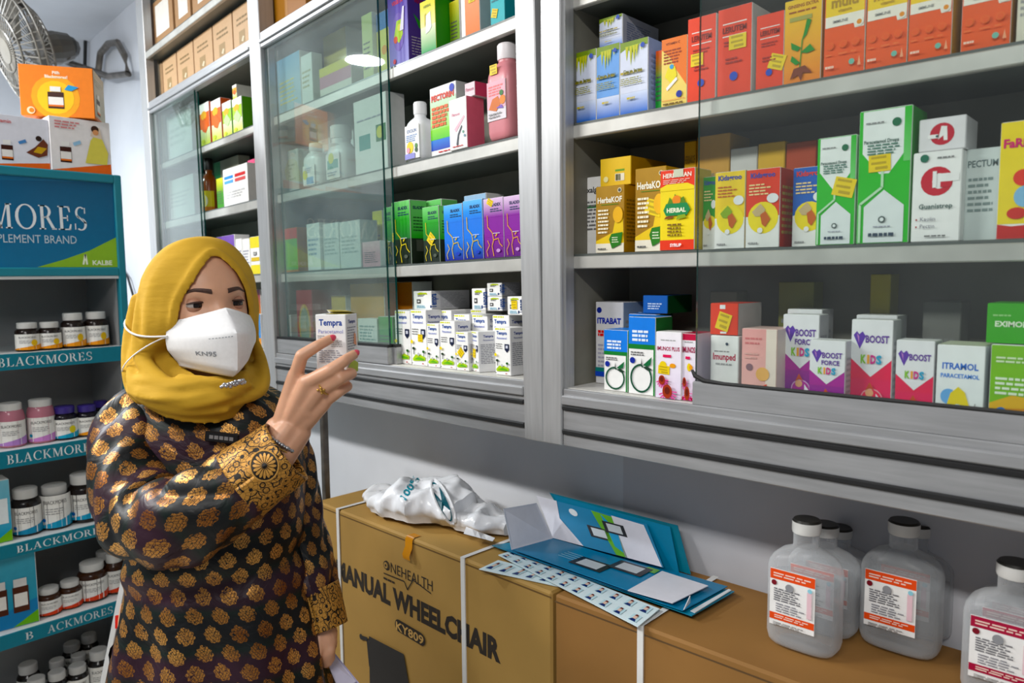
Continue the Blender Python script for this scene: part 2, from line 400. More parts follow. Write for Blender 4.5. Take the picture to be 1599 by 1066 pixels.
def door(par, x0, x1, zb, zt, y, rail, pane='pane', horn=False):
    r = MB(); r.box(x0, y-.006, zb, x1, y+.012, zb+rail, bv=.002); d = r.build('sliding_door', 'alu_h', par)
    p = MB(); p.box(x0+.002, y, zb+rail, x1-.002, y+.005, zt, mi=0); 
    for k in range(len(p.f)):
        nx = [p.v[i] for i in p.f[k]]
        if len({round(q[0], 5) for q in nx}) == 1 or len({round(q[2], 5) for q in nx}) == 1: p.m[k] = 1
    p.build('pane', [pane, 'gedge'], d)
    g = MB()
    if horn: g.tube([(x0-.001, y-.004, zb+rail+.016), (x0+.004, y-.004, zb+rail+.008), (x0+.018, y-.004, zb+rail+.002), (x0+.05, y-.004, zb+rail), (x1, y-.004, zb+rail)], [.002, .0035, .0035, .0032, .0032], 6)
    else: g.box(x0, y-.006, zb+rail-.003, x1, y+.009, zb+rail+.004)
    g.build('gasket', 'rubber', d, horn)
    return d
# --- the nearer cabinet
cr = empty('wall_cabinet', FR, 'silver aluminium wall cabinet with clear sliding glass, holding herbal and children\'s medicine', 'cabinet', 'aluminium wall cabinets')
x0, x1 = xx(FR, 845.5), .34
zb = zz(FR, 880, 696.5, 0); zf = zz(FR, 880, 605.5, .006)
ztop = zz(FR, 880, -110, 0)
zl = [zz(FR, 880, q, 0) for q in (633, 640.5, 670, 678)]
xa = xx(FR, 876); post(cr, x0, xa, zb, ztop); post(cr, x1, x1+.03, zb, ztop)
for p, q in ((x0+.012, xa-.001), (x1+.002, x1+.028)): b = MB(); b.box(p, .03, zb, q, .222, ztop); b.build('side_panel', 'inner', cr)
b = MB(); b.box(xa, .008, zb, xa+.004, .03, ztop); b.build('door_track', 'alu', cr)
b = MB(); b.box(xa-.003, .206, zb+.02, x1+.01, .216, ztop); b.build('back_panel', 'inner', cr)
b = MB(); b.box(x0, 0, ztop, x1+.03, .22, ztop+.04, bv=.002); b.build('top_rail', 'alu_h', cr)
base_rail(cr, xa, x1, zf, zl, zb); ZR['R3'] = zf+.0006
for k, (a, c) in dict(R1=(179.6, 201.3), R2=(397.4, 418)).items():
    zt, zo = zz(FR, 985, a), zz(FR, 985, c); shelf(cr, FR, xa, x1, zt, zo); ZR[k] = zt+.0046
zo = zz(FR, 905, 10.5); shelf(cr, FR, xa, x1, zo+.022, zo)
zt0 = zz(FR, 1083, 633, .004)
door(cr, xx(FR, 1083.5, 600, .012), x1, zt0, ztop, .012, zz(FR, 1083, 594, .012)-zt0, 'paneR', horn=True)
# --- the farther cabinet, two bays wide, hanging a little out of line with the first
cm = empty('wall_cabinet', FM, 'two-bay aluminium wall cabinet with greenish sliding glass behind the woman', 'cabinet', 'aluminium wall cabinets')
xr1, xr0 = xx(FM, 842), xx(FM, 812)
zb = zz(FM, 822, 685.5, 0); zf = zz(FM, 720, 582, .006)
zl = [zz(FM, 822, q, 0) for q in (624.7, 631.5, 660.7, 668.6)]
xm0, xm1 = xx(FM, 400, 300), xx(FM, 416.5, 300); xl0, xl1 = xx(FM, 223, 200), xx(FM, 233, 200)
zr1, zr0 = zz(FM, 411, 45.5, 0), zz(FM, 411, 71.8, 0)      # cross rail under the top compartment
ztop = zr1+.52
post(cm, xr0, xr1, zb, ztop); post(cm, xm0, xm1, zb, ztop, 0, .045); post(cm, xl0, xl1, zb, ztop)
for p, q in ((xr0+.003, xr1-.006), (xm0+.012, xm1-.008), (xl0+.002, xl1-.004)): b = MB(); b.box(p, .045, zb, q, .222, ztop); b.build('side_panel', 'inner', cm)
b = MB(); b.box(xl0+.01, .206, zb+.02, xr1-.01, .216, zr1); b.build('back_panel', 'inner', cm)
b = MB(); b.box(xl0, 0, ztop, xr1, .22, ztop+.03, bv=.002); b.build('top_rail', 'alu_h', cm)
for p, q in ((xl1, xm0), (xm1, xr0)):
    b = MB(); b.box(p, .002, zr0, q, .03, zr1, bv=.003); b.box(p, -.004, zr0+.012, q, .006, zr0+.02, bv=.001); b.build('cross_rail', 'alu_h', cm)
    b = MB(); b.box(p, .03, zr1-.016, q, .205, zr1-.002); b.build('top_compartment_floor', 'inner', cm)
    base_rail(cm, p, q, zf, zl, zb)
ZR['M4'] = zf+.0006
for k, px, a, c in (('M1', 708, 66.2, 84.5), ('M2', 710, 238.1, 256.3), ('M3', 715, 410, 428)):
    zt, zo = zz(FM, px, a), zz(FM, px, c); shelf(cm, FM, xm1, xr0, zt, zo); ZR[k] = zt+.0046
for k, px, a, c in (('L1', 356, 212.5, 222.5), ('L2', 360, 322, 334.3)):
    zt, zo = zz(FM, px, a), zz(FM, px, c); shelf(cm, FM, xl1, xm0, zt, zo); ZR[k] = zt+.0046
zo = ZR['M3']-.004; shelf(cm, FM, xl1, xm0, zo, zo-.02); ZR['L3'] = zo+.0046
zu = zz(FM, 283, 37.5, 0); shelf(cm, FM, xl1, xm0, zu, zu-.022, 0); ZR['L0'] = zu+.0046
ZR['T'] = zr1+.0006
rl = zz(FM, 602, 540, .012)-zf
xd = xx(FM, 600, 300, .012); door(cm, xm1+.006, xd, zf, zr0, .012, rl)
xd = xx(FM, 611.5, 300, .024); door(cm, xm1+.03, xd, zf, zr0, .026, rl)
xd = xx(FM, 310.5, 280, .012); door(cm, xl1+.004, xd, zf, zr0, .012, rl)
xd = xx(FM, 314.5, 280, .024); door(cm, xl1+.02, xd, zf, zr0, .026, rl)

# ================================================================== vitamin display by the end wall
_p = C(192, 300, 2.2)
FD = Mx(((0, -1, 0), (1, 0, 0), (0, 0, 1))).to_4x4(); FD.translation = V((_p.x, 0, 0))
D = lambda px, py, y=0: H(FD, px, py, y)
ds = empty('display_stand', FD @ V((.5, 0, 0)), 'teal vitamin display stand with lettered header and shelf strips', 'display stand')
ds.matrix_world = FD
yR_, yL_ = D(190.5, 300).x, D(190.5, 300).x-.92
zT, zS1, zS0, zF0 = D(100, 266).z, D(100, 280).z, D(100, 417.5).z, D(100, 431).z
dd = .30
b = MB()
st = D(178.5, 300).x
b.box(yL_, 0, 0, yL_+.035, dd, zT, bv=.003); b.box(st, 0, 0, yR_, dd, zT, bv=.003)
b.box(yL_+.03, 0, zS1, st+.002, dd, zT, bv=.003); b.box(yL_+.03, .0, zF0, st+.002, dd, zS0, bv=.003); b.box(yL_+.03, 0, 0, st+.002, dd, .1, bv=.003)
b.build('frame', 'teal', ds)
b = MB(); b.box(yL_+.035, dd-.02, .1, st, dd, zF0); b.box(st-.004, .02, .1, st-.001, dd-.02, zF0); b.build('lining', 'greyin', ds)
b = MB(); b.box(yL_+.035, .004, zF0-.008, st, .03, zF0); b.build('lamp_cover', 'whitem', ds)
hw, hh = st-yL_-.035, zS1-zS0
b = MB(); b.T = Mx.Translation(((yL_+.035+st)/2, .008, zS0)); b.box(-hw/2, 0, 0, hw/2, .02, hh, '#0f6d9a'); a = Art(b, hw, hh, .02)
def DU(px, py):
    q = D(px, py, .008); return ((q.x-(yL_+.035))/hw, (q.z-zS0)/hh)
a.p([DU(0, 417), DU(0, 381), DU(0, 281), DU(178, 285), DU(178, 417)], '#0f6d9a', '#0b567f')
u0, v0 = DU(140, 360); u1, _ = DU(6, 360); k = (u0-u1)/(_SERIF[2]*.445)
a.t2('', (u0-k*_SERIF[2], DU(100, 360)[1]), (u0, DU(140, 360)[1]), D(100, 323, .008).z-D(100, 360, .008).z, '#dfe6ea', g=_SERIF)
a.t2('SUPPLEMENT BRAND', (DU(-33, 381)[0], DU(100, 380.5)[1]), DU(120, 380.5), D(100, 367, .008).z-D(100, 380, .008).z, '#b9cdd8', 0)
a.p([DU(58, 417), DU(100, 405), DU(140, 391), DU(184, 369), DU(184, 417)], '#8db83e')
a.t('KALBE', *DU(160, 413.5), .055, '#e9f2d8', .13, .03); a.st([DU(130, 413), DU(133, 397), DU(136, 413)], .006, '#e9f2d8')
hd = b.build('header_panel', 'gloss', ds)
DZ = {}
for k, px, t0, b0 in ((1, 100, 546.5, 570.5), (2, 100, 691, 716), (3, 100, 830.5, 850), (4, 100, 964, 985)):
    zt, zo = D(px, t0).z, D(px, b0).z; DZ[k] = zt+.0006
    b = MB(); b.box(yL_+.035, .006, zt-.012, st, dd-.02, zt); s = b.build('shelf', 'whitem', ds)
    b = MB(); b.T = Mx.Translation(((yL_+.035+st)/2, -.001, zo)); b.box(-hw/2, 0, 0, hw/2, .007, zt-zo, '#0c7488'); a = Art(b, hw, zt-zo, .007)
    ex = {1: (-4, 146), 2: (10, 153), 3: (25, 168), 4: (38, 179)}[k]
    ym = {1: 566, 2: 709, 3: 847, 4: 978}[k]
    f = lambda px: ((D(px, ym, 0).x-(yL_+.035))/hw, .22)
    w0, w1 = f(ex[0]), f(ex[1])
    if k == 4:
        a.t2('', w0, (w0[0]+(w1[0]-w0[0])*.105, .22), (zt-zo)*.55, '#c9d3d6', g=serif('B'))
        a.t2('', (w0[0]+(w1[0]-w0[0])*.24, .22), w1, (zt-zo)*.55, '#c9d3d6', g=serif('ACKMORES'))
    else: a.t2('', w0, w1, (zt-zo)*.55, '#dfe6e8', g=_SERIF)
    b.build('shelf_strip', 'print', s)
DZ[5] = .2206
b = MB(); b.box(yL_+.035, .006, DZ[5]-.0206, st, dd-.02, DZ[5]-.0006); b.build('shelf', 'whitem', ds)
# ================================================================== printed designs
def A_plain(c='#777', title=None, tc='#333', n=5, seed=1, disc=None, band=None):
    def f(a):
        if band: a.r(.01, band[0], .99, band[1], band[2])
        if title: a.t(title, .5, .8, .075, tc, .86)
        a.ln(.1, .9, .3, .7, n, c, .45, seed)
        if disc: a.ds(disc[0], disc[1], .07, disc[2])
    return f
def side_text(a, c='#888', seed=3, n=9, v0=.15, v1=.8):
    a.side = 'R'; a.n = 3; a.ln(.1, .9, v0, v1, n, c, .45, seed); a.side = 'F'
def A_jamu(a, blue=False):
    a.r(.01, .005, .99, .3, '#2f6fd0', '#dbe6fb'); a.r(.01, .3, .99, .995, '#dfe6f8' if not blue else '#7fb0ee')
    a.p([(.01, .995), (.01, .86), (.2, .9), (.45, .84), (.7, .93), (.99, .9), (.99, .995)], '#7c9a12')
    for x, l in ((.25, .2), (.4, .27), (.52, .24), (.62, .18), (.8, .1)):
        a.p([(x-.06, .93), (x, .93-l), (x+.07, .93)], '#b6c81f'); a.p([(x-.01, .92), (x, .95-l), (x+.03, .92)], '#e0cf2e')
    a.ds(.84, .9, .075, '#1648b8'); a.ln(.06, .94, .55, .585, 1, '#b9a41c', .9, 4)
    a.t('Daun Jamu', .5, .56, .05, '#5d6410', .86, .03); a.ln(.07, .9, .4, .5, 4, '#8b8a25', .5, 9); a.ln(.3, .7, .2, .23, 1, '#c9b51f', .9, 2)
    side_text(a, '#8f98b5', 5)
def A_orangebox(a):
    a.r(.01, .005, .99, .995, '#f6dd82'); a.p([(.01, .995), (.01, .85), (.35, .72), (.6, .52), (.99, .28), (.99, .995)], '#f07a1e')
    a.t('VITAMIN C', .45, .9, .035, '#7c2b08', .7); a.ln(.1, .8, .62, .84, 5, '#a03c0c', .5, 3)
    a.p([(.15, .45), (.3, .6), (.55, .58), (.62, .44), (.4, .34)], '#f2e21e'); a.p([(.2, .28), (.6, .42), (.65, .38), (.25, .24)], '#f7f7f4')
    a.ds(.42, .58, .08, '#58a7d8'); a.ds(.72, .17, .115, '#22349c'); a.st([(.05, .1), (.95, .1)], .015, '#e05a10'); a.ln(.1, .9, .03, .07, 1, '#7a5b16')
def A_red(t='LERUTEM'):
    def f(a):
        a.r(.01, .005, .99, .995, '#ee5138'); a.st([(.15, .82), (.85, .82)], .03, '#f7ece6'); a.st([(.15, .68), (.85, .68)], .03, '#f7ece6')
        a.t(t, .5, .72, .065, '#7e2118', .7, .03); a.ln(.2, .8, .56, .63, 2, '#a5281b'); a.ln(.25, .75, .36, .44, 2, '#a5281b', .5, 6); a.ds(.5, .22, .12, '#2a4fc0')
    return f
def A_ginseng(a):
    a.r(.01, .005, .99, .995, '#ef8a34', '#f0c61e'); a.t('GINSENG EXTRA', .5, .9, .04, '#a2560d', .82, .03); a.ln(.12, .88, .83, .87, 1, '#a2560d')
    a.r(.15, .74, .75, .79, '#a7a558'); 
    a.st([(.45, .18), (.5, .5), (.62, .68)], .03, '#3c8f2a')
    for q in ([(.5, .5), (.62, .74), (.74, .72), (.62, .56)], [(.47, .42), (.2, .5), (.22, .42), (.38, .38)], [(.47, .36), (.72, .44), (.85, .36), (.65, .34)], [(.46, .24), (.24, .34), (.2, .28), (.35, .22)]): a.p(q, '#2f8a2f')
    for q in ([(.3, .18), (.6, .2), (.8, .1), (.55, .12), (.5, .02), (.42, .1), (.2, .06)],): a.p(q, '#7a3416')
def A_multi(a):
    a.r(.01, .005, .99, .995, '#ee5a14'); a.p([(.03, .5), (.97, .5), (.97, .97), (.03, .97)], '#f4cf16'); a.p([(.03, .42), (.72, .42), (.75, .38), (.97, .38), (.97, .51), (.03, .51)], '#f3efe2')
    a.t('multi', .5, .58, .09, '#b08a12', .66, .03); a.t('vitamin', .5, .535, .028, '#b08a12', .5); a.t('IMMUNE', .4, .45, .024, '#8a8a88', .5); a.ds(.86, .42, .1, '#f6f2e6'); a.ds(.86, .42, .06, '#e8931d')
    for i, x in enumerate((.18, .5, .8)): a.ds(x, .26, .09, '#f0875a'); a.ds(x, .26, .075, '#ee5a14'); a.ln(x-.11, x+.11, .17, .2, 1, '#f08a60', .4, i)
    a.ds(.72, .1, .07, '#79b8a6'); a.p([(.86, .06), (.9, .14), (.94, .06)], '#f5b08d'); a.ln(.08, .3, .06, .1, 1, '#f8d9c6')
def A_herb(a):
    a.r(.01, .14, .99, .995, '#a0740a', '#b3860e'); a.p([(.01, .18), (.6, .3), (.7, .5), (.95, .55), (.99, .14), (.01, .14)], '#eec91d'); a.r(.01, .005, .99, .14, '#efe9d6')
    a.t('HerbaKOF', .5, .75, .085, '#fbf6e2', .85, .03); a.st([(.2, .72), (.8, .72)], .02, '#5d8c1c'); a.ds(.85, .92, .07, '#efe3b8'); a.ds(.85, .92, .05, '#555')
    a.ln(.1, .5, .28, .66, 7, '#fdf5d8', .5, 8); a.ds(.8, .56, .17, '#f2b716', .12); a.p([(.5, .2), (.58, .28), (.97, .3), (.9, .12), (.6, .06)], '#2f7a24'); a.ln(.6, .88, .14, .24, 3, '#e8f2d2', .4, 2); a.ln(.1, .4, .04, .08, 1, '#555')
    side_text(a, '#8a6a08', 4, 12)
def A_herbalred(a):
    a.r(.01, .12, .99, .78, '#f5dc14'); a.r(.01, .77, .99, .995, '#ea3d1e'); a.r(.01, .005, .99, .13, '#ea3d1e'); a.p([(.01, .78), (.2, .82), (.8, .82), (.99, .78), (.99, .74), (.01, .74)], '#f5dc14')
    a.t('HERBATIAN', .5, .9, .055, '#fdf0e0', .85, .03); a.r(.4, .9, .68, .995, '#cfd3bb'); a.ln(.1, .9, .82, .88, 3, '#fbd2c2', .4)
    a.p([(.2, .54), (.3, .66), (.4, .6), (.45, .7), (.55, .62), (.7, .66), (.8, .54)], '#5d8a20'); a.ds(.5, .62, .12, '#ee8a1c'); a.p([(.12, .5), (.2, .43), (.8, .43), (.9, .5), (.8, .58), (.2, .58)], '#1d8a4c'); a.t('HERBAL', .5, .47, .055, '#f3f6d8', .6, .04)
    a.p([(.15, .39), (.4, .4), (.45, .43), (.2, .42)], '#8a4a1a'); a.p([(.5, .38), (.8, .4), (.75, .44), (.55, .43)], '#8faa1c'); a.ln(.25, .75, .17, .34, 4, '#7b5b10', .45, 5); a.t('SYRUP', .5, .045, .04, '#fff', .4, .03)
def A_kids(c):
    def f(a):
        a.r(.01, .4, .99, .995, c); a.r(.01, .005, .99, .4, '#e9eae6'); a.ds(.52, .38, .45, '#f1dc2a'); a.t('Kidsgroo', .5, .89, .065, '#4a55a8' if c != '#2b63ba' else '#e34b3c', .8, .03)
        a.ln(.1, .75, .66, .82, 4, '#c96a16' if c[1] == 'f' else '#f2d9a0', .45, 6); a.ds(.8, .62, .17, '#e9ecec', .06); a.p([(.2, .46), (.45, .56), (.6, .48), (.5, .4), (.3, .4)], '#8cae3a' if c[1] == 'f' else '#c9b48a'); a.p([(.45, .42), (.6, .46), (.75, .36), (.6, .26), (.5, .3)], '#c5652b'); a.ds(.45, .22, .08, '#f0f0ee'); a.ln(.1, .4, .04, .08, 1, '#999')
        side_text(a, '#b9a35a', 7, 8)
    return f
def A_para(a):
    a.r(.01, .005, .99, .995, '#46ba45'); a.p([(.08, .99), (.08, .68), (.42, .52), (.6, .52), (.9, .68), (.9, .99)], '#eef3f0'); a.r(.86, .6, .99, .99, '#7ccf7c', '#46ba45')
    a.p([(.14, .01), (.14, .28), (.52, .4), (.9, .28), (.9, .01)], '#e4ebea'); a.st([(.48, .55), (.48, .42), (.06, .3), (.06, .01)], .05, '#bfe6bf')
    a.ds(.72, .89, .085, '#136b45'); a.t('Paracetamol Drops', .44, .75, .026, '#1d4f42', .66); a.ln(.18, .8, .66, .745, 4, '#4a7a6a', .45, 3); a.ln(.14, .5, .89, .91, 1, '#888')
    a.ds(.5, .18, .07, '#4f5d5a'); a.ds(.5, .18, .04, '#e4ebea'); a.ln(.34, .68, .12, .135, 1, '#99a'); a.ln(.25, .8, .05, .085, 1, '#345', .7, 4)
def A_gbox(a):
    a.ds(.5, .67, .33, '#cb2436'); a.ds(.55, .67, .14, '#f3f2f1', .085); a.r(.6, .66, .95, .75, '#f3f2f1'); a.r(.58, .6, .8, .66, '#cb2436'); a.r(.42, .6, .5, .78, '#f3f2f1')
    a.ds(.24, .93, .09, '#1b6a50'); a.ln(.5, .85, .91, .94, 1, '#777'); a.t('Guanistrep', .5, .37, .055, '#3d5a55', .8); a.ds(.12, .25, .02, '#a22'); a.ds(.12, .17, .02, '#a22'); a.t('Kaolin', .2, .235, .045, '#667', .4, 0, 'l'); a.t('Pectin', .2, .155, .045, '#667', .4, 0, 'l'); a.ln(.3, .75, .05, .08, 1, '#555')
def A_abox(a):
    a.ds(.5, .5, .26, '#c32b3c'); a.p([(.42, .34), (.48, .74), (.6, .72), (.62, .3), (.54, .3), (.53, .45)], '#f2f0ef'); a.ds(.36, .42, .05, '#c32b3c'); a.r(.2, .38, .42, .5, '#f2f0ef'); a.ds(.4, .44, .03, '#355')
def A_kidred(a):
    a.r(.01, .13, .99, .995, '#f2d80e'); a.p([(.01, .13), (.3, .11), (.7, .12), (.99, .16), (.99, .005), (.01, .005)], '#c8231c'); a.t('FaRingo', .5, .78, .075, '#d4286c', .85, .04)
    a.ds(.5, .52, .2, '#e5493c', .07); a.ds(.55, .36, .22, '#8fbfe0', .09); a.ds(.4, .22, .2, '#cf2e22', .05)
def A_apple(a):
    a.r(.01, .64, .99, .995, '#1f7fe6'); a.r(.01, .59, .99, .65, '#0f7d2c'); a.r(.94, .005, .995, .62, '#0f7d2c'); a.ln(.15, .88, .68, .84, 3, '#eaf4ff', .6, 5)
    a.ln(.1, .6, .5, .56, 2, '#666', .5, 3); a.ds(.17, .44, .1, '#1d2f9a')
    pts = [(.5+.38*math.cos(math.radians(x)), .22+.17*math.sin(math.radians(x))*(1 if math.sin(math.radians(x)) > 0 else 1.05)) for x in range(75, 410, 15)]
    pts[0] = (.56, .36); a.st(pts, .06, '#174f36'); a.p([(.5, .4), (.55, .38), (.52, .48)], '#1b1f1b'); a.p([(.58, .39), (.9, .5), (.85, .4), (.7, .37)], '#1c6a3c'); a.p([(.58, .36), (.72, .38), (.92, .34), (.75, .32)], '#1d3a2a')
    side_text(a, '#3c9a55', 4, 3)
def A_imunos(t, strip):
    def f(a):
        a.r(.01, .005, .99, .995, '#eadff4', '#f6f3f8')
        if strip: a.r(.01, .9, .99, .995, '#c41f45'); a.r(.01, .005, .99, .05, '#d41e55')
        a.t(t, .5, .72, .085 if strip else .06, '#a82752', .88, .03); a.ln(.2, .8, .86, .89, 1, '#aaa')
        a.ds(.3 if not strip else .55, .5, .14, '#f0d21a', .06); a.ds(.68, .5, .12, '#f2a01c', .035); a.r(.3, .62, .62, .66, '#e2456a')
        for x, y, r in ((.3, .28, .17), (.55, .12, .25)):
            for k in range(9):
                g = math.radians(200+k*20); a.st([(x, y), (x+1.5*r*math.cos(g), max(.01, y+.75*r*math.sin(g)))], .045, '#e46aa4')
            a.ds(x, y, r*.75, '#a5381c', r*.42); a.ds(x, y+.01, r*.4, '#6e1f12', r*.22)
    return f
def A_boost(force):
    c0, c1 = ('#5b2a8c', '#b02a9a') if force else ('#e2336e', '#ee3f5f')
    def f(a):
        a.r(.01, .005, .99, .56, c0, c1); a.p([(.01, .62), (.5, .44), (.99, .62), (.99, .4), (.01, .4)], c1); a.p([(.01, .995), (.01, .6), (.5, .42), (.99, .6), (.99, .995)], '#eeeef0')
        a.p([(.06, .84), (.14, .88), (.2, .85), (.28, .88), (.36, .83), (.22, .7)], '#6a4bab'); a.p([(.14, .86), (.2, .83), (.2, .76)], '#c58ad0')
        a.t('BOOST', .64, .77, .075, '#6c4a9e', .56, .03)
        if force: a.t('FORCE', .6, .68, .06, '#6c4a9e', .5, .03)
        for ch, x, k in (('K', .32, '#8cc63e'), ('I', .44, '#f4a41c'), ('D', .56, '#d23a8c'), ('S', .7, '#2ca4cc')): a.t(ch, x, .56, .085, k, .13, .045)
        a.ds(.55, .2, .27, '#d8a7d8' if force else '#f2a8b4'); a.ds(.55, .2, .24, c1); a.ds(.5, .26, .1, '#e8b08a'); a.p([(.4, .28), (.5, .37), (.62, .29), (.5, .31)], '#c8502c'); a.p([(.4, .18), (.62, .2), (.64, .04), (.42, .04)], '#2b8f8a'); a.p([(.66, .26), (.78, .2), (.66, .1)], '#efe9f2')
        side_text(a, '#a9a9b2', 5, 9)
    return f
def A_itramol(a):
    a.r(.01, .01, .99, .99, '#eef4f4', '#f2f4f4'); a.t('ITRAMOL', .5, .72, .075, '#2f6fd0', .75, .03); a.t('PARACETAMOL', .5, .62, .05, '#4b8be0', .8, .02)
    a.ds(.28, .4, .17, '#7fb6ea', .09); a.p([(.2, .2), (.32, .44), (.48, .52), (.62, .46), (.76, .24), (.6, .3), (.36, .3)], '#f0d722'); a.ds(.48, .22, .15, '#cfe6f2', .1); a.st([(.68, .28), (.82, .24), (.84, .34)], .02, '#888'); a.ln(.3, .7, .03, .08, 1, '#9ab')
def A_green(a):
    a.r(.01, .01, .99, .99, '#3fa825'); a.t('EXIMOLAX', .5, .42, .14, '#e9f6dd', .8, .03); a.ln(.1, .4, .66, .74, 1, '#9fd68c')
def A_greenor(a):
    a.r(.01, .005, .99, .4, '#dd8e10'); a.r(.01, .36, .99, .995, '#7fbf2c'); a.p([(.01, .36), (.4, .46), (.99, .42), (.99, .34), (.01, .3)], '#e6b52a'); a.ds(.22, .27, .1, '#1d6fc0'); a.ln(.1, .8, .45, .66, 4, '#e9f6dd', .5, 2); a.ln(.1, .7, .8, .88, 2, '#dff0c8')
def A_itrabat(a):
    a.ds(.14, .9, .09, '#1a2b8a'); a.t('ITRABAT', .5, .74, .07, '#2b3ba8', .86, .04); a.ln(.1, .6, .58, .66, 2, '#d44', .8, 3); a.ln(.1, .8, .2, .5, 6, '#aab', .4); a.r(.01, .15, .99, .2, '#1b7a74'); a.r(.01, .09, .99, .15, '#1f46b8'); side_text(a)
def A_tempra(a, st=0):
    a.ln(.05, .95, .955, .985, 1, '#dbe24a', .9, 2); a.t('Tempra', .48, .855, .072, '#1f4fa0', .78, .03); a.t('Paracetamol', .48, .76, .045, '#8a94cc', .8)
    a.p([(.66, .66), (.94, .66), (.94, .54), (.8, .48), (.66, .54)], '#1d2440'); a.r(.73, .57, .87, .63, '#cfd2e0'); a.ln(.1, .6, .55, .68, 3, '#555', .3, 5)
    a.p([(.1, .12), (.3, .2), (.6, .2), (.92, .16), (.9, .1), (.14, .08)], '#a9cc1e'); a.p([(.2, .11), (.5, .16), (.85, .13), (.8, .1)], '#5fae1c')
    a.st([(.2, .2), (.2, .31)], .04, '#1d2f1d'); a.ds(.2, .31, .09, '#22351f', .025); a.st([(.84, .17), (.84, .26)], .03, '#22351f'); a.ds(.84, .26, .08, '#2a5a24', .025); a.ds(.52, .21, .07, '#bcbcbc', .03); a.ds(.12, .43, .08, '#f0d624', .035)
    a.ln(.1, .2, .03, .06, 1, '#444'); a.ln(.75, .88, .03, .06, 1, '#a55', .8)
    a.side = 'R'; a.n = 3; a.t('Tempra', .5, .855, .06, '#44518f', .8, .03); a.t('Paracetamol', .5, .77, .04, '#8a8fae', .8); a.ln(.1, .9, .2, .7, 12, '#8c8c96', .4, 8); a.side = 'F'
def A_tempra_end(a):
    a.p([(.2, .86), (.4, .93), (.75, .9), (.8, .8), (.6, .82), (.3, .8)], '#b7cb2a'); a.ln(.25, .7, .7, .82, 2, '#333', .6, 4); a.r(.2, .34, .42, .56, '#333'); a.r(.25, .4, .37, .5, '#ddd'); a.ln(.2, .8, .08, .25, 3, '#9fc6d8', .7, 2)
    a.side = 'R'; a.n = 3; a.t2('Tempra', (.12, .1), (.12, .85), .018, '#2b559f', .03); a.ln(.22, .95, .1, .9, 10, '#b9b9c0', .4, 2); a.side = 'F'
def A_syr(kind):                                        # tall cough syrup boxes: green, blue, violet
    bot, mid, top, gold = {'g': ('#0c1a0c', '#2f9a2c', '#7fcf7c', '#d9c52a'), 'b': ('#20258c', '#1878e6', '#7cc4f6', '#d2b84a'), 'v': ('#5c1a78', '#86299a', '#e4c9e8', '#e0a444')}[kind]
    def f(a):
        if kind == 'g': a.r(.01, .005, .99, .4, bot, '#12260f'); a.r(.01, .4, .99, .7, '#1d6a2a', mid); a.r(.01, .7, .99, .995, mid, top)
        else: a.r(.01, .005, .99, .35, bot, mid); a.r(.01, .35, .99, .68, mid); a.r(.01, .68, .99, .995, mid, top)
        a.t('SILADEX', .62, .86, .05, '#15224e', .66, .04); a.ln(.35, .95, .76, .83, 2, '#1b3a5a', .45, 6)
        a.st([(.2, .72), (.22, .52), (.45, .42), (.5, .3), (.42, .2), (.5, .03)], .035, gold); a.st([(.5, .3), (.75, .32), (.8, .24), (.95, .18)], .03, gold); a.st([(.2, .3), (.3, .22), (.15, .12), (.2, .03)], .03, gold); a.st([(.62, .36), (.7, .4)], .05, gold)
        a.ds(.75, .12, .1, {'g': '#50584c', 'b': '#3c50b8', 'v': '#c79ad2'}[kind], .03); a.ln(.5, .85, .4, .42, 1, '#dfe6ee')
        a.side = 'R'; a.n = 3
        a.r(.02, .005, .98, .4, bot); a.r(.02, .4, .98, .99, mid, top); a.t('SILADEX', .5, .86, .045, '#15224e', .7, .04); a.ln(.15, .85, .5, .75, 5, '#245a2a', .4); a.r(.3, .2, .7, .38, '#3b4038' if kind == 'g' else mid); a.side = 'F'
    return f
def A_pector(a):
    a.r(.01, .28, .99, .82, '#9ad84a', '#cdeecb'); a.r(.01, .1, .99, .25, '#1f44b8', '#4a86d8'); a.r(.01, .25, .99, .4, '#5cc52a', '#8fd84e'); a.t('PECTORIN', .5, .8, .085, '#d8442a', .86, .05); a.ds(.86, .92, .09, '#1d36b8')
    a.ln(.08, .75, .42, .72, 5, '#e2601e', .75, 3); a.ln(.3, .9, .05, .08, 1, '#d33'); side_text(a, '#c9c9c9')
def A_pinkw(a):
    a.t('Fitmom', .4, .66, .06, '#d87a96', .6, .02); a.p([(.3, .4), (.85, .64), (.9, .6), (.4, .34)], '#f0c3cf'); a.p([(.4, .1), (.5, .3), (.72, .46), (.75, .42), (.56, .26), (.5, .04)], '#454a52'); a.ds(.8, .32, .05, '#7fae9a'); a.ds(.88, .24, .05, '#7fa0ae'); a.ln(.2, .8, .04, .08, 1, '#c55')
def A_purple(a):
    a.r(.01, .005, .99, .99, '#8a86c8', '#5636a2'); a.t('VEGETA', .5, .82, .05, '#d0304a', .7, .04); a.ds(.52, .45, .3, '#7a66b4', .25); a.p([(.3, .4), (.45, .6), (.7, .6), (.75, .4), (.55, .3)], '#a9c84a'); a.ds(.38, .36, .1, '#d2543c'); a.ds(.6, .5, .1, '#d9d46a'); a.ds(.3, .08, .07, '#d0304a'); a.p([(.62, .45), (.78, .75), (.86, .75), (.8, .45)], '#e4e0f2')
    a.side = 'R'; a.n = 3; a.t('VEGETA', .5, .8, .045, '#b0304a', .7, .03); a.p([(.2, .65), (.5, .55), (.85, .62), (.6, .5), (.8, .42), (.4, .48)], '#3f9a3f'); a.ln(.1, .9, .1, .36, 7, '#b9b0da', .35); a.side = 'F'
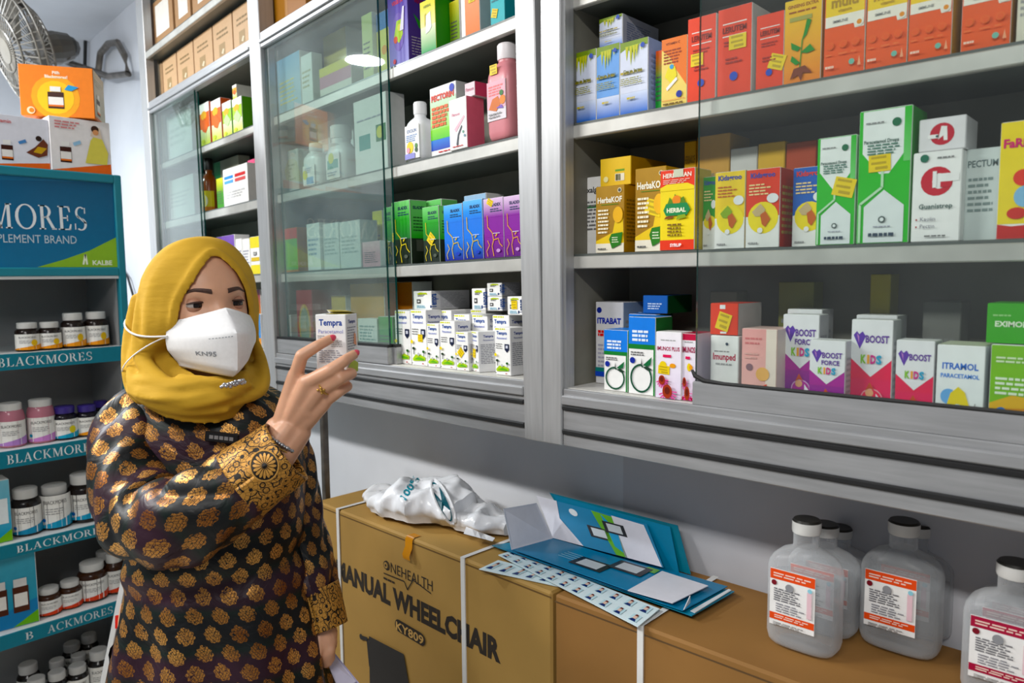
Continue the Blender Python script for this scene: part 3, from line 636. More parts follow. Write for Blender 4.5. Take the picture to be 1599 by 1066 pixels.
def A_yg(a):
    a.r(.01, .005, .99, .5, '#1f9a4e', '#e9efc8'); a.r(.01, .5, .99, .99, '#efe9a0', '#e2dc1c'); a.t('HERBAL', .5, .85, .05, '#5a6a10', .7); a.p([(.35, .35), (.4, .7), (.7, .75), (.75, .45), (.6, .38)], '#e6e9e6'); a.p([(.3, .5), (.38, .55), (.4, .75), (.3, .72)], '#c9b92a')
def A_two(c0, c1, title=None, tc='#555'):
    def f(a):
        a.r(.01, .005, .99, .5, c0); a.r(.01, .5, .99, .995, c0, c1)
        if title: a.t(title, .5, .75, .07, tc, .8, .02)
        a.ln(.12, .88, .15, .6, 6, tc, .35, 5)
    return f
def A_antang(c):
    def f(a):
        a.r(.01, .005, .99, .42, '#cfe24a', '#e2ecc8') ; a.r(.01, .42, .99, .78, c); a.r(.01, .78, .99, .995, '#f0eee8'); a.ds(.45, .72, .28, '#f0b23c', .1); a.p([(.1, .5), (.5, .66), (.9, .45), (.6, .3), (.3, .36)], '#e8703a' if c[1] == 'e' else '#bfe0a0'); a.ds(.3, .12, .16, '#c8d81c', .05)
    return f
# ================================================================== cartons of the nearer cabinet
z = ZR['R1']; G1 = 'herbal tonic cartons on the second-highest shelf'
c1 = carton(FR, z, 892, 931, 85, A_jamu, 'pale blue leaf-printed carton at the end of its shelf beside the double post', dep=.08)
c2 = carton(FR, z, 931.8, 967.5, 75, lambda a: A_jamu(a, True), 'middle of three leaf-printed blue cartons, with a deeper blue upper panel', dep=.08)
c3 = carton(FR, z, 968.5, 1012, 68, A_jamu, 'widest and tallest of three leaf-printed blue cartons, next to a small green box', dep=.08, side='#aab6dc', top='#1b356e')
carton(FR, TOP[c2.name]+.001, 936, 972, 31, A_jamu, 'blue and white leaf carton lying on top of the leaf-printed blue cartons', off=.065, dep=.11, side='#c3c4cf')
carton(FR, z, 1024, 1035, 80, A_two('#2f9a3f', '#e8582a'), 'slim green and orange carton half hidden behind the yellow-orange vitamin carton', off=.06, dep=.05)
carton(FR, z, 1033, 1073, 63, A_orangebox, 'yellow and orange vitamin carton with dark blue dot near the edge of the sliding glass', dep=.06, side='#e2c84a')
st = lambda cx, cz, rot=0, k=1, **q: (cx, cz, .021*k, .017*k, rot)
carton(FR, z, 1074, 1118, 31, A_red(), 'red carton with blue dot straddling the edge of the sliding glass', dep=.07, side='#ddd2cc', stk=[(.35, .5, .02, .018, 0)])
carton(FR, z, 1121, 1174, 17, A_red(), 'tallest of the three red cartons, square yellow price sticker in its middle', dep=.07, side='#ddd2cc', stk=[(.6, .6, .026, .02, 0)])
carton(FR, z, 1181, 1224, 26, A_red(), 'shortest of the three red cartons, tilted yellow price sticker near its edge', dep=.07, side='#ddd2cc', stk=[(.78, .34, .022, .02, .35)])
carton(FR, z, 1225, 1283, 4, A_ginseng, 'golden carton with green seedling and brown roots beside the red cartons', dep=.07, side='#d88b2c')
for i, (a_, b_, t_, l_) in enumerate(((1289, 1353.5, -62, 'next to the golden seedling carton'), (1355, 1420.5, -72, 'second of the touching three'), (1422, 1490, -80, 'third of the touching three, before a gap'), (1505, 1583, -92, 'standing alone past the gap'))):
    carton(FR, z, a_, b_, t_, A_multi, 'orange multivitamin carton with yellow panel, '+l_, dep=.07, side='#e0a31c', group='orange multivitamin cartons')
carton(FR, z, 1590, 1640, -60, A_plain('#999', 'CALCIUM'), 'off-white carton at the far end of the row of orange multivitamin cartons', dep=.07, col='#dcd9c8')
z = ZR['R2']
carton(FR, z, 902, 945, 279, A_plain('#777', 'Mixalgin', '#333', 8, 2, (.28, .2, '#1f3fb8'), (.6, .64, '#23803c')), 'white carton with green stripe and blue dot, partly behind the short golden cough carton', off=.075, dep=.07)
h1 = carton(FR, z, 930.5, 975, 292, A_herb, 'short golden herbal cough carton under the lying yellow carton', off=.045, dep=.055, side='#c2900f', col='#b3830e')
carton(FR, TOP[h1.name]+.001, 937.5, 985, 249, lambda a: (a.r(.01, .01, .99, .99, '#eec316'), a.r(.5, .5, .8, .57, '#69a01c'), a.r(.5, .16, .8, .42, '#f2ead0'), a.ln(.52, .78, .18, .4, 1, '#5a5a30', 1, 2), a.ds(.2, .25, .08, '#f3e9a8')), 'yellow carton lying on its side on top of the golden cough carton', off=.06, dep=.11, side='#b98a12', col='#e8bd18')
carton(FR, z, 992, 1040, 264, A_herb, 'tall golden herbal cough carton, half covered by the red and yellow carton', off=.05, dep=.06, col='#c2900f', stk=[(.62, .52, .03, .024, .3)])
carton(FR, z, 1031, 1085, 267, A_herbalred, 'red and yellow herbal syrup carton at the edge of the sliding glass', off=.036, dep=.05, side='#c8b41c', yaw=0)
carton(FR, z, 1098, 1119, 277, A_kids('#3f9a3a'), 'green children\'s vitamin carton peeking out beside the yellow one', off=.06, dep=.05)
carton(FR, z, 1116.5, 1163.5, 270, A_kids('#f1cf22'), 'yellow children\'s vitamin carton with round picture', dep=.05, side='#d9b81e')
carton(FR, z, 1165, 1218, 266, A_kids('#e2452e'), 'red children\'s vitamin carton with round yellow picture', dep=.06, side='#c0392c')
carton(FR, z, 1238, 1290, 263, A_kids('#2b63ba'), 'blue children\'s vitamin carton half behind the smaller green paracetamol carton', off=.062, dep=.05)
BK = [(1088, 1139, 214, '#c79a4a', 'tan carton standing at the back behind the green and yellow children\'s cartons'), (1140, 1182, 233, '#c9c9c4', 'grey-white carton at the back behind the red children\'s carton'), (1183, 1225, 225, '#d2a61e', 'mustard carton at the back behind the red children\'s carton'), (1227, 1274, 224, '#a84a30', 'rust-red carton at the back behind the blue children\'s carton')]
for a_, b_, t_, c_, l_ in BK: carton(FR, z, a_, b_, t_, A_plain('#8a7a50', None, n=4), l_, off=.125, dep=.07, col=c_)
carton(FR, z, 1068, 1086.5, 222, A_plain('#a58a10', 'HERBAKOF', '#8a6a08'), 'yellow carton at the back, behind the red and yellow herbal carton', off=.13, dep=.06, col='#d2a312')
carton(FR, z, 1276, 1337, 217, A_para, 'smaller green and white paracetamol carton with tilted yellow sticker', dep=.055, side='#8fcf90', stk=[(.72, .53, .027, .024, .25)])
carton(FR, z, 1341.5, 1424, 175, A_para, 'larger green and white paracetamol carton, tallest on its shelf', dep=.065, side='#57b857', stk=[(.42, .6, .026, .021, -.03)])
g1 = carton(FR, z, 1425, 1502, 240, A_gbox, 'white carton with large red round letter emblem, under another white carton', dep=.06)
carton(FR, TOP[g1.name]+.001, 1434, 1508, 188, A_abox, 'white carton with red round emblem stacked on top of a similar one', off=.05, dep=.06, col='#e4e2e4')
carton(FR, z, 1507, 1562, 234, A_plain('#7a8a88', 'PECTUM', '#566', 6, 4), 'plain grey-white carton between the red emblem carton and the yellow children\'s carton', off=.065, dep=.06, col='#ccd4d2')
carton(FR, z, 1561.5, 1640, 192, A_kidred, 'bright yellow and red children\'s vitamin carton', dep=.06)
z = ZR['R3']
carton(FR, z, 930, 973, 471, A_itrabat, 'white carton with blue and red lettering behind the small apple carton', off=.085, dep=.07, side='#8fa0b4', col='#d8d8da')
carton(FR, z, 943, 980, 514, A_apple, 'smaller white carton with green apple outline', off=.03, dep=.05, side='#1e8a3c', top='#2a86dc')
carton(FR, z, 981.5, 1023.5, 494, A_apple, 'larger white carton with green apple outline, front of its file', off=.025, dep=.05, side='#146a2c', top='#2a86dc')
for k, (o_, l_) in enumerate(((.078, 'second in the file behind the larger apple carton'), (.131, 'third in the file behind the larger apple carton'))):
    carton(FR, z, 981.5+k*3, 1023.5+k*3, 494, A_apple, 'blue-topped green carton, '+l_, off=o_, dep=.05, side='#0f5a24', top='#1f6fc4', h=TOP['medicine_carton']*0+(H(FR, 981.5, 494, .025).z-z)*1.01, group='apple cartons in file')
k = carton(FR, z+(H(FR, 981.5, 494, .025).z-z)*1.012+.001, 1004, 1042, 461, lambda a: (a.r(.01, .01, .99, .99, '#1d62b8'), a.ln(.2, .8, .2, .6, 3, '#cfe0f4', .5)), 'blue carton laid on top of the file of apple cartons', off=.09, dep=.08, side='#0e4a22', col='#1d62b8')
carton(FR, z, 1024, 1064, 517, A_imunos('IMUNOS PLUS', False), 'white carton with coneflower picture and yellow sticker', off=.02, dep=.035, stk=[(.34, .43, .02, .013, .05)])
carton(FR, z, 1064.5, 1087, 520, A_imunos('IMUNOS', True), 'pale pink coneflower carton with crimson top band, cut by the glass edge', off=.018+.006, dep=.05, side='#d8cfe0', top='#b01c40')
m1 = carton(FR, z, 1109, 1153, 523, lambda a: (a.t('Imunped', .5, .64, .1, '#c04a60', .8, .03), a.ln(.15, .7, .75, .78, 1, '#888'), a.ln(.2, .8, .55, .6, 1, '#aaa'), a.ds(.2, .1, .06, '#d8a46a'), a.ds(.6, .88, .05, '#345')), 'white carton with red lettering under the red stickered carton', off=.045, dep=.05, side='#c9c4c6')
carton(FR, TOP[m1.name]+.001, 1109, 1152, 473, lambda a: (a.r(.01, .01, .99, .99, '#e8472e'), a.r(.35, .82, .55, .95, '#eee'), a.r(.38, .04, .6, .1, '#eee')), 'red carton with tilted yellow sticker stacked on a white carton', off=.05, dep=.08, side='#c4bdbb', col='#e8472e', stk=[(.5, .42, .021, .026, .3)])
carton(FR, z, 1158, 1213, 512, lambda a: (a.r(.01, .005, .7, .995, '#f2c4bc', '#f4b4b0'), a.r(.7, .005, .99, .995, '#f1e3d6'), a.ln(.1, .6, .78, .9, 2, '#d88', .4), a.ds(.24, .5, .1, '#8a6a72'), a.ds(.62, .42, .19, '#f3bf7a'), a.p([(.5, .24), (.75, .3), (.75, .2), (.5, .16)], '#ea6a5a'), a.ln(.1, .5, .6, .7, 2, '#e8b8b0')), 'peach pink carton with orange fruit picture beside a purple children\'s carton', off=.045, dep=.06, side='#ecdcd2', col='#f2d2c8')
for a_, b_, t_, o_, F_, l_ in ((1222.5, 1279, 490, .075, True, 'taller purple children\'s syrup carton, half covered by a shorter purple one'), (1264, 1320, 530, .034, True, 'shorter purple children\'s syrup carton standing at the front'), (1329, 1394, 498, .055, False, 'taller pink children\'s syrup carton between a purple and a shorter pink one'), (1398.5, 1459, 530, .034, False, 'shorter pink children\'s syrup carton beside a pale blue-white one')):
    carton(FR, z, a_, b_, t_, A_boost(F_), l_, off=o_, dep=.035, side='#cfced4')
for k, (a_, b_, t_, l_) in enumerate(((1229, 1283, 482, 'white-topped carton in file behind the taller purple children\'s carton'), (1336, 1400, 491, 'white-topped carton in file behind the taller pink children\'s carton'))):
    carton(FR, z, a_, b_, t_, A_boost(k == 0), l_, off=.115, dep=.045, side='#bfbec4')
carton(FR, z, 1462, 1538, 537, A_itramol, 'pale carton with blue lettering and yellow-haired child drawing', off=.034, dep=.06, side='#d2dade', top='#dde2c8')
g1 = carton(FR, z, 1546, 1640, 537, A_greenor, 'green and orange carton with blue dot under a plain green carton', off=.034, dep=.07)
carton(FR, TOP[g1.name]+.001, 1540, 1640, 473, A_green, 'bright green carton stacked on the green and orange one', off=.04, dep=.07, col='#3fa825')
carton(FR, z, 1440, 1500, 470, A_plain('#777'), 'dark grey carton at the back behind the pale blue-lettered carton', off=.14, dep=.05, col='#6a6a66')
for a_, b_, t_, c_, l_ in ((1108, 1150, 455, '#7a7a66', 'olive-grey carton at the back above the peach carton'), (1215, 1270, 440, '#8a8a4a', 'olive carton at the back above the purple cartons'), (1358, 1390, 428, '#b8a81c', 'yellow carton at the back above the pink cartons')):
    carton(FR, z, a_, b_, t_, A_plain('#999'), l_, off=.16, dep=.04, col=c_)

# ================================================================== cartons of the farther cabinet
z = ZR['M1']
carton(FM, z, 588, 608, 22, lambda a: (a.r(.01, .005, .99, .99, '#e2e27a'), a.r(.01, .72, .99, .99, '#2f7fc8'), a.ds(.6, .4, .2, '#f0a83c')), 'yellow and blue carton seen through the glass edge beside the purple carton', off=.06, dep=.06, side='#d8d84a')
carton(FM, z, 606, 637, -8, A_purple, 'large purple vegetable carton on the top shelf', off=.045, dep=.07, side='#5a48a0', col='#5a48a0')
carton(FM, z, 657, 680.5, 4, A_yg, 'yellow and green herbal carton beside the purple carton', off=.035, dep=.045, side='#2f8f1c', col='#d9d41c')
carton(FM, z, 703, 718, 4, A_two('#7aa01c', '#d8d020'), 'yellow-green carton behind the yellow and green herbal carton', off=.07, dep=.05)
carton(FM, z, 720, 749, -30, lambda a: (a.r(.01, .005, .99, .99, '#f4f0ea'), a.r(.22, .005, .99, .99, '#f28a54', '#f4b08a'), a.ln(.3, .9, .8, .95, 2, '#c84')), 'orange and white carton on the top shelf with yellow sticker', dep=.05, side='#b4b9ba', stk=[(.6, .62, .018, .014, 0)])
carton(FM, z, 766, 788, -30, lambda a: (a.r(.01, .005, .99, .99, '#2fb4bc'), a.ln(.1, .8, .5, .9, 5, '#0d6a78', .5)), 'teal carton with yellow sticker at the post end of the top shelf', dep=.06, side='#1f9aa8', col='#2fb4bc', stk=[(.3, .28, .016, .016, .3)])
carton(FM, z, 433, 470, 96, A_two('#a9c8d8', '#6ab4e0', None, '#e4d66a'), 'pale blue carton behind the greenish glass, next to a narrow white carton', dep=.05)
carton(FM, z, 471, 488, 88, A_plain('#b9b48a', None, n=4), 'narrow white carton behind the greenish glass on the top shelf', off=.04, dep=.03, col='#eef2ee')
carton(FM, z, 500, 550, 108, lambda a: (a.r(.01, .3, .99, .7, '#c98aa0'), a.r(.01, .7, .99, .99, '#e0d24a')), 'low pink and yellow carton behind the greenish glass', dep=.06, col='#e9e6dc')
carton(FM, z, 506, 542, 58, A_two('#e6d9a0', '#ecd65a'), 'cream carton at the back above the low pink and yellow carton', off=.12, dep=.05)
carton(FM, z, 566, 582, 25, A_two('#d9e0a0', '#c8d87a'), 'pale green carton behind the greenish glass near its edge', off=.05, dep=.05)
z = ZR['M2']
carton(FM, z, 553, 604, 160, lambda a: (a.r(.15, .32, .5, .52, '#3f9a94'), a.r(.68, .38, .97, .6, '#2d7a4a'), a.ds(.8, .5, .1, '#e6e04a'), a.ln(.1, .9, .7, .74, 1, '#aab')), 'large white milk powder carton at the edge of the greenish glass', off=.045, dep=.05, side='#e2e2e0')
carton(FM, z, 672, 713, 139, A_pector, 'white and green carton with red and orange lettering', off=.05, dep=.05, side='#b9b9b8')
p1 = carton(FM, z, 701.5, 729, 157, A_pinkw, 'white carton with pink side and jumping figure, under a small pink carton', off=.03, dep=.045, side='#d9788a')
carton(FM, TOP[p1.name]+.001, 727, 746, 131, lambda a: (a.r(.01, .01, .99, .99, '#e3d3d8'), a.t('Fitmom', .5, .4, .25, '#c0607a', .8)), 'small pink and white carton on top of the jumping-figure carton', off=.045, dep=.04, side='#cf5f78', w=.03)
carton(FM, z, 425, 467, 244, A_plain('#8a9a96', None), 'grey-white carton in the glass corner, at the far end of its shelf', off=.07, dep=.06, col='#c8cfca', top='#d2c23a')
carton(FM, z, 497, 552, 180, A_plain('#b9c0c0', None, n=3), 'tall pale carton at the back behind the white bottles', off=.13, dep=.05, col='#e6eaea')
z = ZR['M3']
carton(FM, z, 601, 612.5, 324, A_syr('g'), 'green cough syrup carton just behind the glass edge', off=.05, dep=.045, group=None)
for a_, b_, t_, k_, o_, l_ in ((613, 641, 316, 'g', .04, 'taller green and black cough syrup carton, small yellow tag on its edge'), (661, 686, 324, 'g', .036, 'shorter green and black cough syrup carton with yellow diamond sticker'), (694, 723, 321, 'b', .034, 'blue cough syrup carton beside the green ones'), (724, 754, 314, 'b', .034, 'blue cough syrup carton beside the violet ones'), (756, 786.5, 311, 'v', .034, 'violet cough syrup carton beside the blue ones, yellow tag on top'), (787.5, 816, 307, 'v', .034, 'violet cough syrup carton against the post')):
    carton(FM, z, a_, b_, t_, A_syr(k_), l_, off=o_, dep=.045, side={'g': '#2f8a2c', 'b': '#1f3f9a', 'v': '#6a2288'}[k_], group=None, stk=([(.5, .42, .02, .022, .7)] if a_ == 661 else [(.06, .44, .008, .02, 0)] if a_ == 613 else [(.35, .93, .016, .012, .5)] if a_ == 756 else None))
carton(FM, z, 664, 690, 314, A_syr('g'), 'green cough syrup carton standing behind the stickered shorter one', off=.09, dep=.045)
carton(FM, z, 726, 760, 306, A_two('#7fa8d0', '#9fc0dc'), 'pale blue carton at the back behind the blue cough syrup cartons', off=.10, dep=.05)
carton(FM, z, 446, 465, 357, lambda a: (a.r(.01, .75, .99, .99, '#d8584a'), a.r(.01, .05, .99, .75, '#6fb84a')), 'slim green and red carton behind the greenish glass', dep=.04, col='#d0863a')
carton(FM, z, 480, 500, 350, A_plain('#9ab', None, n=4), 'narrow white carton behind the glass beside two wide grey-white ones', off=.036, dep=.05, col='#dfe4e2')
for a_, b_, t_, l_ in ((505, 530, 350, 'beside the narrow white one'), (531, 563, 347, 'nearer the glass edge')): carton(FM, z, a_, b_, t_, A_plain('#a9b6b6', None, n=5), 'wide grey-white carton behind the greenish glass, '+l_, off=.045, dep=.05, col='#d5dcda')
carton(FM, z, 567, 595, 378, A_two('#d8a9b4', '#e6c6cc'), 'short pink carton behind the glass beside a wide grey-white one', off=.05, dep=.05)
carton(FM, z, 440, 480, 312, A_plain('#833', None, n=2), 'dark maroon carton at the back above the slim green and red carton', off=.14, dep=.05, col='#7a3a3c')
carton(FM, z, 583, 598, 330, A_two('#c8c02a', '#d8d040'), 'yellow carton at the back beside the green cough syrup', off=.11, dep=.04)
z = ZR['M4']
cap = 'blue-lettered white paracetamol carton'
TP = [(617.5, 641, 485, .038, 0, 'nearest the glass doors in the front row', None), (642, 666, 484, .036, 0, 'second from the glass doors, square yellow sticker', [(.62, .5, .017, .016, .06)]), (667.5, 686, 505, .034, 0, 'short one after the square-stickered carton', None), (687.5, 711, 501, .032, 0, 'between the short one and the round-stickered one', None), (712.5, 731.5, 518, .030, 0, 'low one with round yellow sticker', [(.42, .47, .016, .016, .8)]), (733, 752, 517, .034, -.35, 'turned aside with a pale yellow sticker', [(.4, .46, .014, .018, .1)]), (773, 797, 511, .026, 0, 'beside the post at the end of the front row', None)]
tems = []
for a_, b_, t_, o_, y_, l_, s_ in TP: tems.append(carton(FM, z, a_, b_, t_, A_tempra, cap+', '+l_, off=o_, dep=.042, side='#e2e2e4', group='paracetamol cartons on the cabinet floor', yaw=y_, stk=s_))
zt = TOP[tems[0].name]
for i, (a_, b_, t_, o_) in enumerate(((622, 646, 0, .082), (650, 676, 0, .082), (680, 706, 0, .078), (710, 734, 0, .078), (738, 762, 0, .082), (770, 796, 0, .07), (640, 664, 0, .126), (672, 696, 0, .126), (704, 728, 0, .126), (736, 760, 0, .128))):
    carton(FM, z, a_, b_, 500, A_tempra, cap+', '+('second row' if i < 6 else 'third row')+', '+['behind the one nearest the glass doors', 'behind the square-stickered one', 'behind the short one', 'behind the round-stickered one', 'behind the turned one', 'behind the one beside the post', 'nearest the doors', 'next inward', 'middle', 'last inward'][i], off=o_, dep=.042, side='#e2e2e4', group='paracetamol cartons on the cabinet floor', h=zt-z-(.0 if i < 3 or i > 5 else .008))
carton(FM, zt+.001, 646.5, 674, 445, A_tempra_end, 'long white carton lying on top of the paracetamol rows', off=.075, dep=.11, side='#d5d5d8', cat='carton', h=.042)
for a_, b_, zz_, h_, y_, l_ in ((738, 759, 0, .045, .12, 'upright one with green print'), (762, 785, 0, .028, 0, 'lower of two'), (762, 785, .0285, .027, 0, 'upper of two'), (793, 816, 0, .036, 0, 'next to the post with yellow sticker')):
    carton(FM, zt+.001+zz_-(.0 if a_ < 790 else .008), a_, b_, 470, A_tempra_end, 'small white carton stacked on the paracetamol rows, '+l_, off=.062 if a_ < 790 else .065, dep=.05, side='#8a8a8e', h=h_, yaw=0, group='small cartons on the paracetamol rows', stk=[(.5, .55, .016, .016, 0)] if a_ > 790 else None)
carton(FM, z, 434, 463, 450, A_two('#2b4a72', '#35557f'), 'dark blue carton behind the glass on the cabinet floor', off=.10, dep=.06)
carton(FM, z, 436, 455, 491, lambda a: (a.t('IMC', .5, .7, .14, '#b83a3a', .8, .04), a.ln(.1, .9, .2, .5, 4, '#888')), 'small white carton with red letters behind the glass', off=.05, dep=.04)
carton(FM, z, 464, 488, 453, lambda a: (a.r(.01, .005, .99, .99, '#a8323c'), a.ds(.5, .42, .38, '#c9a43c', .36), a.ds(.5, .42, .3, '#8a9a8a', .3)), 'maroon carton with gilded oval picture behind the glass', off=.05, dep=.09, side='#8f2a34', col='#a8323c')
carton(FM, z, 519, 541, 461, A_two('#c8a81e', '#d8b824'), 'yellow carton behind the held box', off=.10, dep=.06)
carton(FM, z, 548, 601, 443, A_two('#c88a12', '#d8a818', None, '#b88a14'), 'large amber carton behind the glass edge', off=.10, dep=.035, side='#b06a0c')
carton(FM, z, 604, 645, 441, A_two('#b0620e', '#b8700f', None, '#9a5a0c'), 'orange-brown carton behind the paracetamol cartons', off=.14, dep=.06)
carton(FM, z, 560, 590, 497, lambda a: (a.r(.01, .005, .99, .25, '#9ac83a'), a.ln(.1, .9, .3, .85, 7, '#8aa', .5), a.ds(.3, .15, .12, '#5aa8c8')), 'white carton with green lower edge behind the glass', off=.045, dep=.04, side='#2f9a34')
carton(FM, z, 592, 614, 494, A_two('#2b9a30', '#3aa83c'), 'plain green carton behind the glass edge on the cabinet floor', off=.05, dep=.05, side='#1f7a24')
# far bay
z = ZR['L1']; og = 'orange and white herbal carton'
carton(FM, z, 313, 328, 164, A_antang('#e8641c'), og+' beside the glass edge in the far bay', dep=.035, side='#d9571a')
carton(FM, z, 331, 346, 158, A_antang('#e8641c'), og+' second from the glass edge in the far bay', dep=.035, side='#c9521c')
carton(FM, z, 349, 362.5, 161, A_antang('#9ac83a'), 'green and white herbal carton beside the orange ones in the far bay', dep=.03, side='#5aa01c')
g1 = carton(FM, z, 364.5, 379, 155, A_antang('#a8cc4a'), 'green-sided carton at the post end of the far bay shelf', dep=.05, side='#4f9a12')
carton(FM, TOP[g1.name]+.001, 365, 379, 133, A_antang('#e8a83c'), 'small carton lying on the green-sided carton in the far bay', off=.05, dep=.05, side='#bdbdb4', w=.03)
z = ZR['L2']
carton(FM, z, 350, 388, 265, lambda a: (a.r(.05, .72, .42, .8, '#4a90d8'), a.r(.05, .6, .42, .68, '#6aa8e4'), a.r(.5, .72, .92, .8, '#d84a4a'), a.r(.5, .6, .92, .68, '#e06a6a'), a.ln(.1, .9, .2, .4, 3, '#ccc')), 'white carton with blue and red print on the middle shelf of the far bay', dep=.045, side='#cfccc8')
carton(FM, z, 340, 350, 279, A_two('#4f9a3a', '#e6e04a'), 'slim yellow-green carton beside the amber bottle in the far bay', off=.05, dep=.03)
carton(FM, z, 345, 374, 251, A_plain('#aa8', None), 'grey carton with yellow mark at the back of the far bay', off=.12, dep=.04, col='#9a9a8a')
carton(FM, z, 336, 346, 254, A_two('#1f7a4a', '#2a8a54'), 'dark green carton at the back behind the amber bottle', off=.12, dep=.04)
carton(FM, z, 389, 400, 250, A_two('#d84a6a', '#e06a8a'), 'pink carton at the post end of the far bay middle shelf', off=.1, dep=.04)
z = ZR['L3']
carton(FM, z, 340, 368, 370, A_two('#6a4a9a', '#7a5aa8', None, '#b0a0d0'), 'violet carton on the lower shelf of the far bay above the scarf', off=.06, dep=.05)
for a_, b_, l_ in ((370, 379, 'beside the violet carton'), (380, 391, 'beside the yellow carton')): carton(FM, z, a_, b_, 373, A_plain('#99a', None), 'narrow white carton in the far bay '+l_, off=.05, dep=.04)
carton(FM, z, 392, 407, 370, lambda a: (a.r(.01, .7, .99, .99, '#f0e01c'), a.r(.01, .01, .99, .25, '#f0e01c'), a.t('12.8', .5, .5, .1, '#222', .8, .03), a.r(.1, .35, .9, .45, '#e0c01c')), 'yellow and white carton at the post above the woman\'s scarf', dep=.04)
z = ZR['M4']
carton(FM, z, 396, 408, 490, lambda a: (a.r(.01, .3, .99, .99, '#5a94d0'), a.r(.01, .01, .99, .3, '#e89a3a')), 'small blue and orange carton between the mask and the post', dep=.04)
carton(FM, z, 393, 408, 452, A_two('#e08a2c', '#7a2c5a'), 'purple and orange carton at the back between scarf and post', off=.09, dep=.05)
for a_, b_, zz_, l_ in ((238, 254, 'L3', 'lower'), (262, 300, 'L3', 'lower'), (262, 304, 'L2', 'middle'), (240, 257, 'L2', 'middle')):
    carton(FM, ZR[zz_], a_, b_, 393 if zz_ == 'L3' else 284, A_plain('#b4bab8', None, n=4), '%s grey-white carton behind the far bay glass, %s shelf' % ('narrow' if b_-a_ < 20 else 'wide', l_), off=.06, dep=.06, col='#cdd3d0')
for a_, l_ in ((285, 'nearer the glass edge'),): carton(FM, ZR['L1'], 262, 300, 180, A_plain('#c4caca', None, n=3), 'pale carton behind the far bay glass on the upper shelf', off=.06, dep=.06, col='#dfe5e4')
# brown cartons stored above the doors
z = ZR['T']
def A_brown(a):
    a.r(.3, .25, .62, .5, '#a38a66'); a.ln(.2, .8, .6, .8, 2, '#8a7452', .4, 3); a.p([(.42, .3), (.5, .38), (.58, .36), (.52, .26)], '#d9cbb0')
for i, (a_, b_, l_) in enumerate(((231, 252, 'at the far end'), (254, 275, 'second from the far end'), (277, 302, 'third from the far end'), (304, 333, 'fourth from the far end'), (335, 365, 'next to last before the post'), (367, 397, 'against the post'))):
    o_ = carton(FM, z, a_, b_, 60, A_brown, 'brown cardboard carton in the row above the doors, '+l_, off=.05, dep=.12, col='#c9a987', group='cardboard cartons above the doors', name='cardboard_carton', h=ZR['L0']-z-.032)
for i, (a_, b_, l_) in enumerate(((237, 272, 'at the far end, with a glossy white label'), (276, 300, 'in the middle'), (304, 340, 'before the post'))):
    o_ = carton(FM, ZR['L0'], a_, b_, 30, lambda a: a.r(.25, .3, .85, .9, '#eeeae2'), 'brown carton on the topmost storage shelf, '+l_, off=.04, dep=.12, col='#b18d6a', group='cartons on the topmost storage shelf', name='cardboard_carton', h=.18)
carton(FM, z, 425, 480, 20, lambda a: a.r(.02, .02, .5, .98, '#a5702c'), 'orange-brown cardboard carton above the doors of the middle bay', off=.05, dep=.12, col='#9a6424', name='cardboard_carton', h=.2)
# ================================================================== bottles
VD = RW @ V((0, 0, 1))
def depth(p): return (p-CAM).dot(VD)
def jar(F, zs, xl, xr, yt, off, body, cap, art, label, group=None, cat='bottle', name='vitamin_bottle', capk=.8, mb='gloss', lab=(.1, .66), face=None, prof=None, wrap=None):
    xm = (xl+xr)/2; p = H(F, xm, (yt+40), off); r = (xr-xl)/2/FPX*depth(F @ p); p = H(F, xm, yt+40, off+r); h = H(F, xm, yt, off+r).z-zs
    o = empty(name, at(F, p.x, p.y, zs), label, cat, group)
    b = MB(); b.lathe(prof(r, h) if prof else [(r*.9, 0), (r, .02*h), (r, .68*h), (r*.93, .73*h), (r*.7, .78*h), (r*.68, .82*h)], 24, body); b.build('body', mb, o, True)
    rc = r*capk; n = 24
    b = MB(); z0, z1 = .79*h, h
    b.loft([[(rc*k*math.cos(2*PI*j/n)*(1+.015*(j % 2)), rc*k*math.sin(2*PI*j/n)*(1+.015*(j % 2)), z) for j in range(n)] for k, z in ((.97, z0), (1, z0+.02*h), (1, z1-.02*h), (.9, z1))], cap, cap0=True, cap1=True); b.build('cap', 'plastic', o, True)
    if art:
        fa = -PI/2 if face is None else face
        b = MB(); a = Art(b, 1, 1, 1, cyl=(r+.0002, fa-1.35, fa+1.35, lab[0]*h, lab[1]*h)); art(a); b.build('label', 'print', o)
    return o
def A_bm(c, c2=None, dot=None):
    def f(a):
        a.r(0, 0, 1, 1, '#ecebe6'); a.t('BLACKMORES', .5, .74, .12, '#3a3a3a', .56, 0); a.ln(.25, .7, .4, .62, 3, '#9a9a9a', .4, 3)
        for i in range(6):
            u0, u1 = i/6, (i+1)/6; a.p([(u0, .0), (u1, .0), (u1, .05+.3*u1), (u0, .05+.3*u0)], c); a.n -= 1
        a.n += 1
        if c2: a.ds(.7, .45, .1, c2, .2)
        if dot: a.ds(.2, .25, .05, dot)
    return f
DF = .045
def df(px): return math.atan2(0, 1)
q = 'dark vitamin bottle with white cap, '
k = 0
for a_, b_, t_, l_ in ((27, 61, 503, 'first of the low pair on the top shelf'), (62.5, 95, 502, 'second of the low pair on the top shelf'), (98, 132, 488, 'taller, third along on the top shelf'), (134, 168, 486, 'taller, at the wall end of the top shelf')):
    jar(FD, DZ[1], a_, b_, t_, DF-.015, '#1d130e', '#d9d9d6', A_bm('#e8962c', '#f0c23c'), q+l_, 'vitamin bottles on the display top shelf', lab=(.06, .6), face=-PI/2-.25)
pk = lambda r, h: [(r*.9, 0), (r, .02*h), (r, .68*h), (r*.95, .74*h), (r*.9, .8*h), (r*.8, .84*h)]
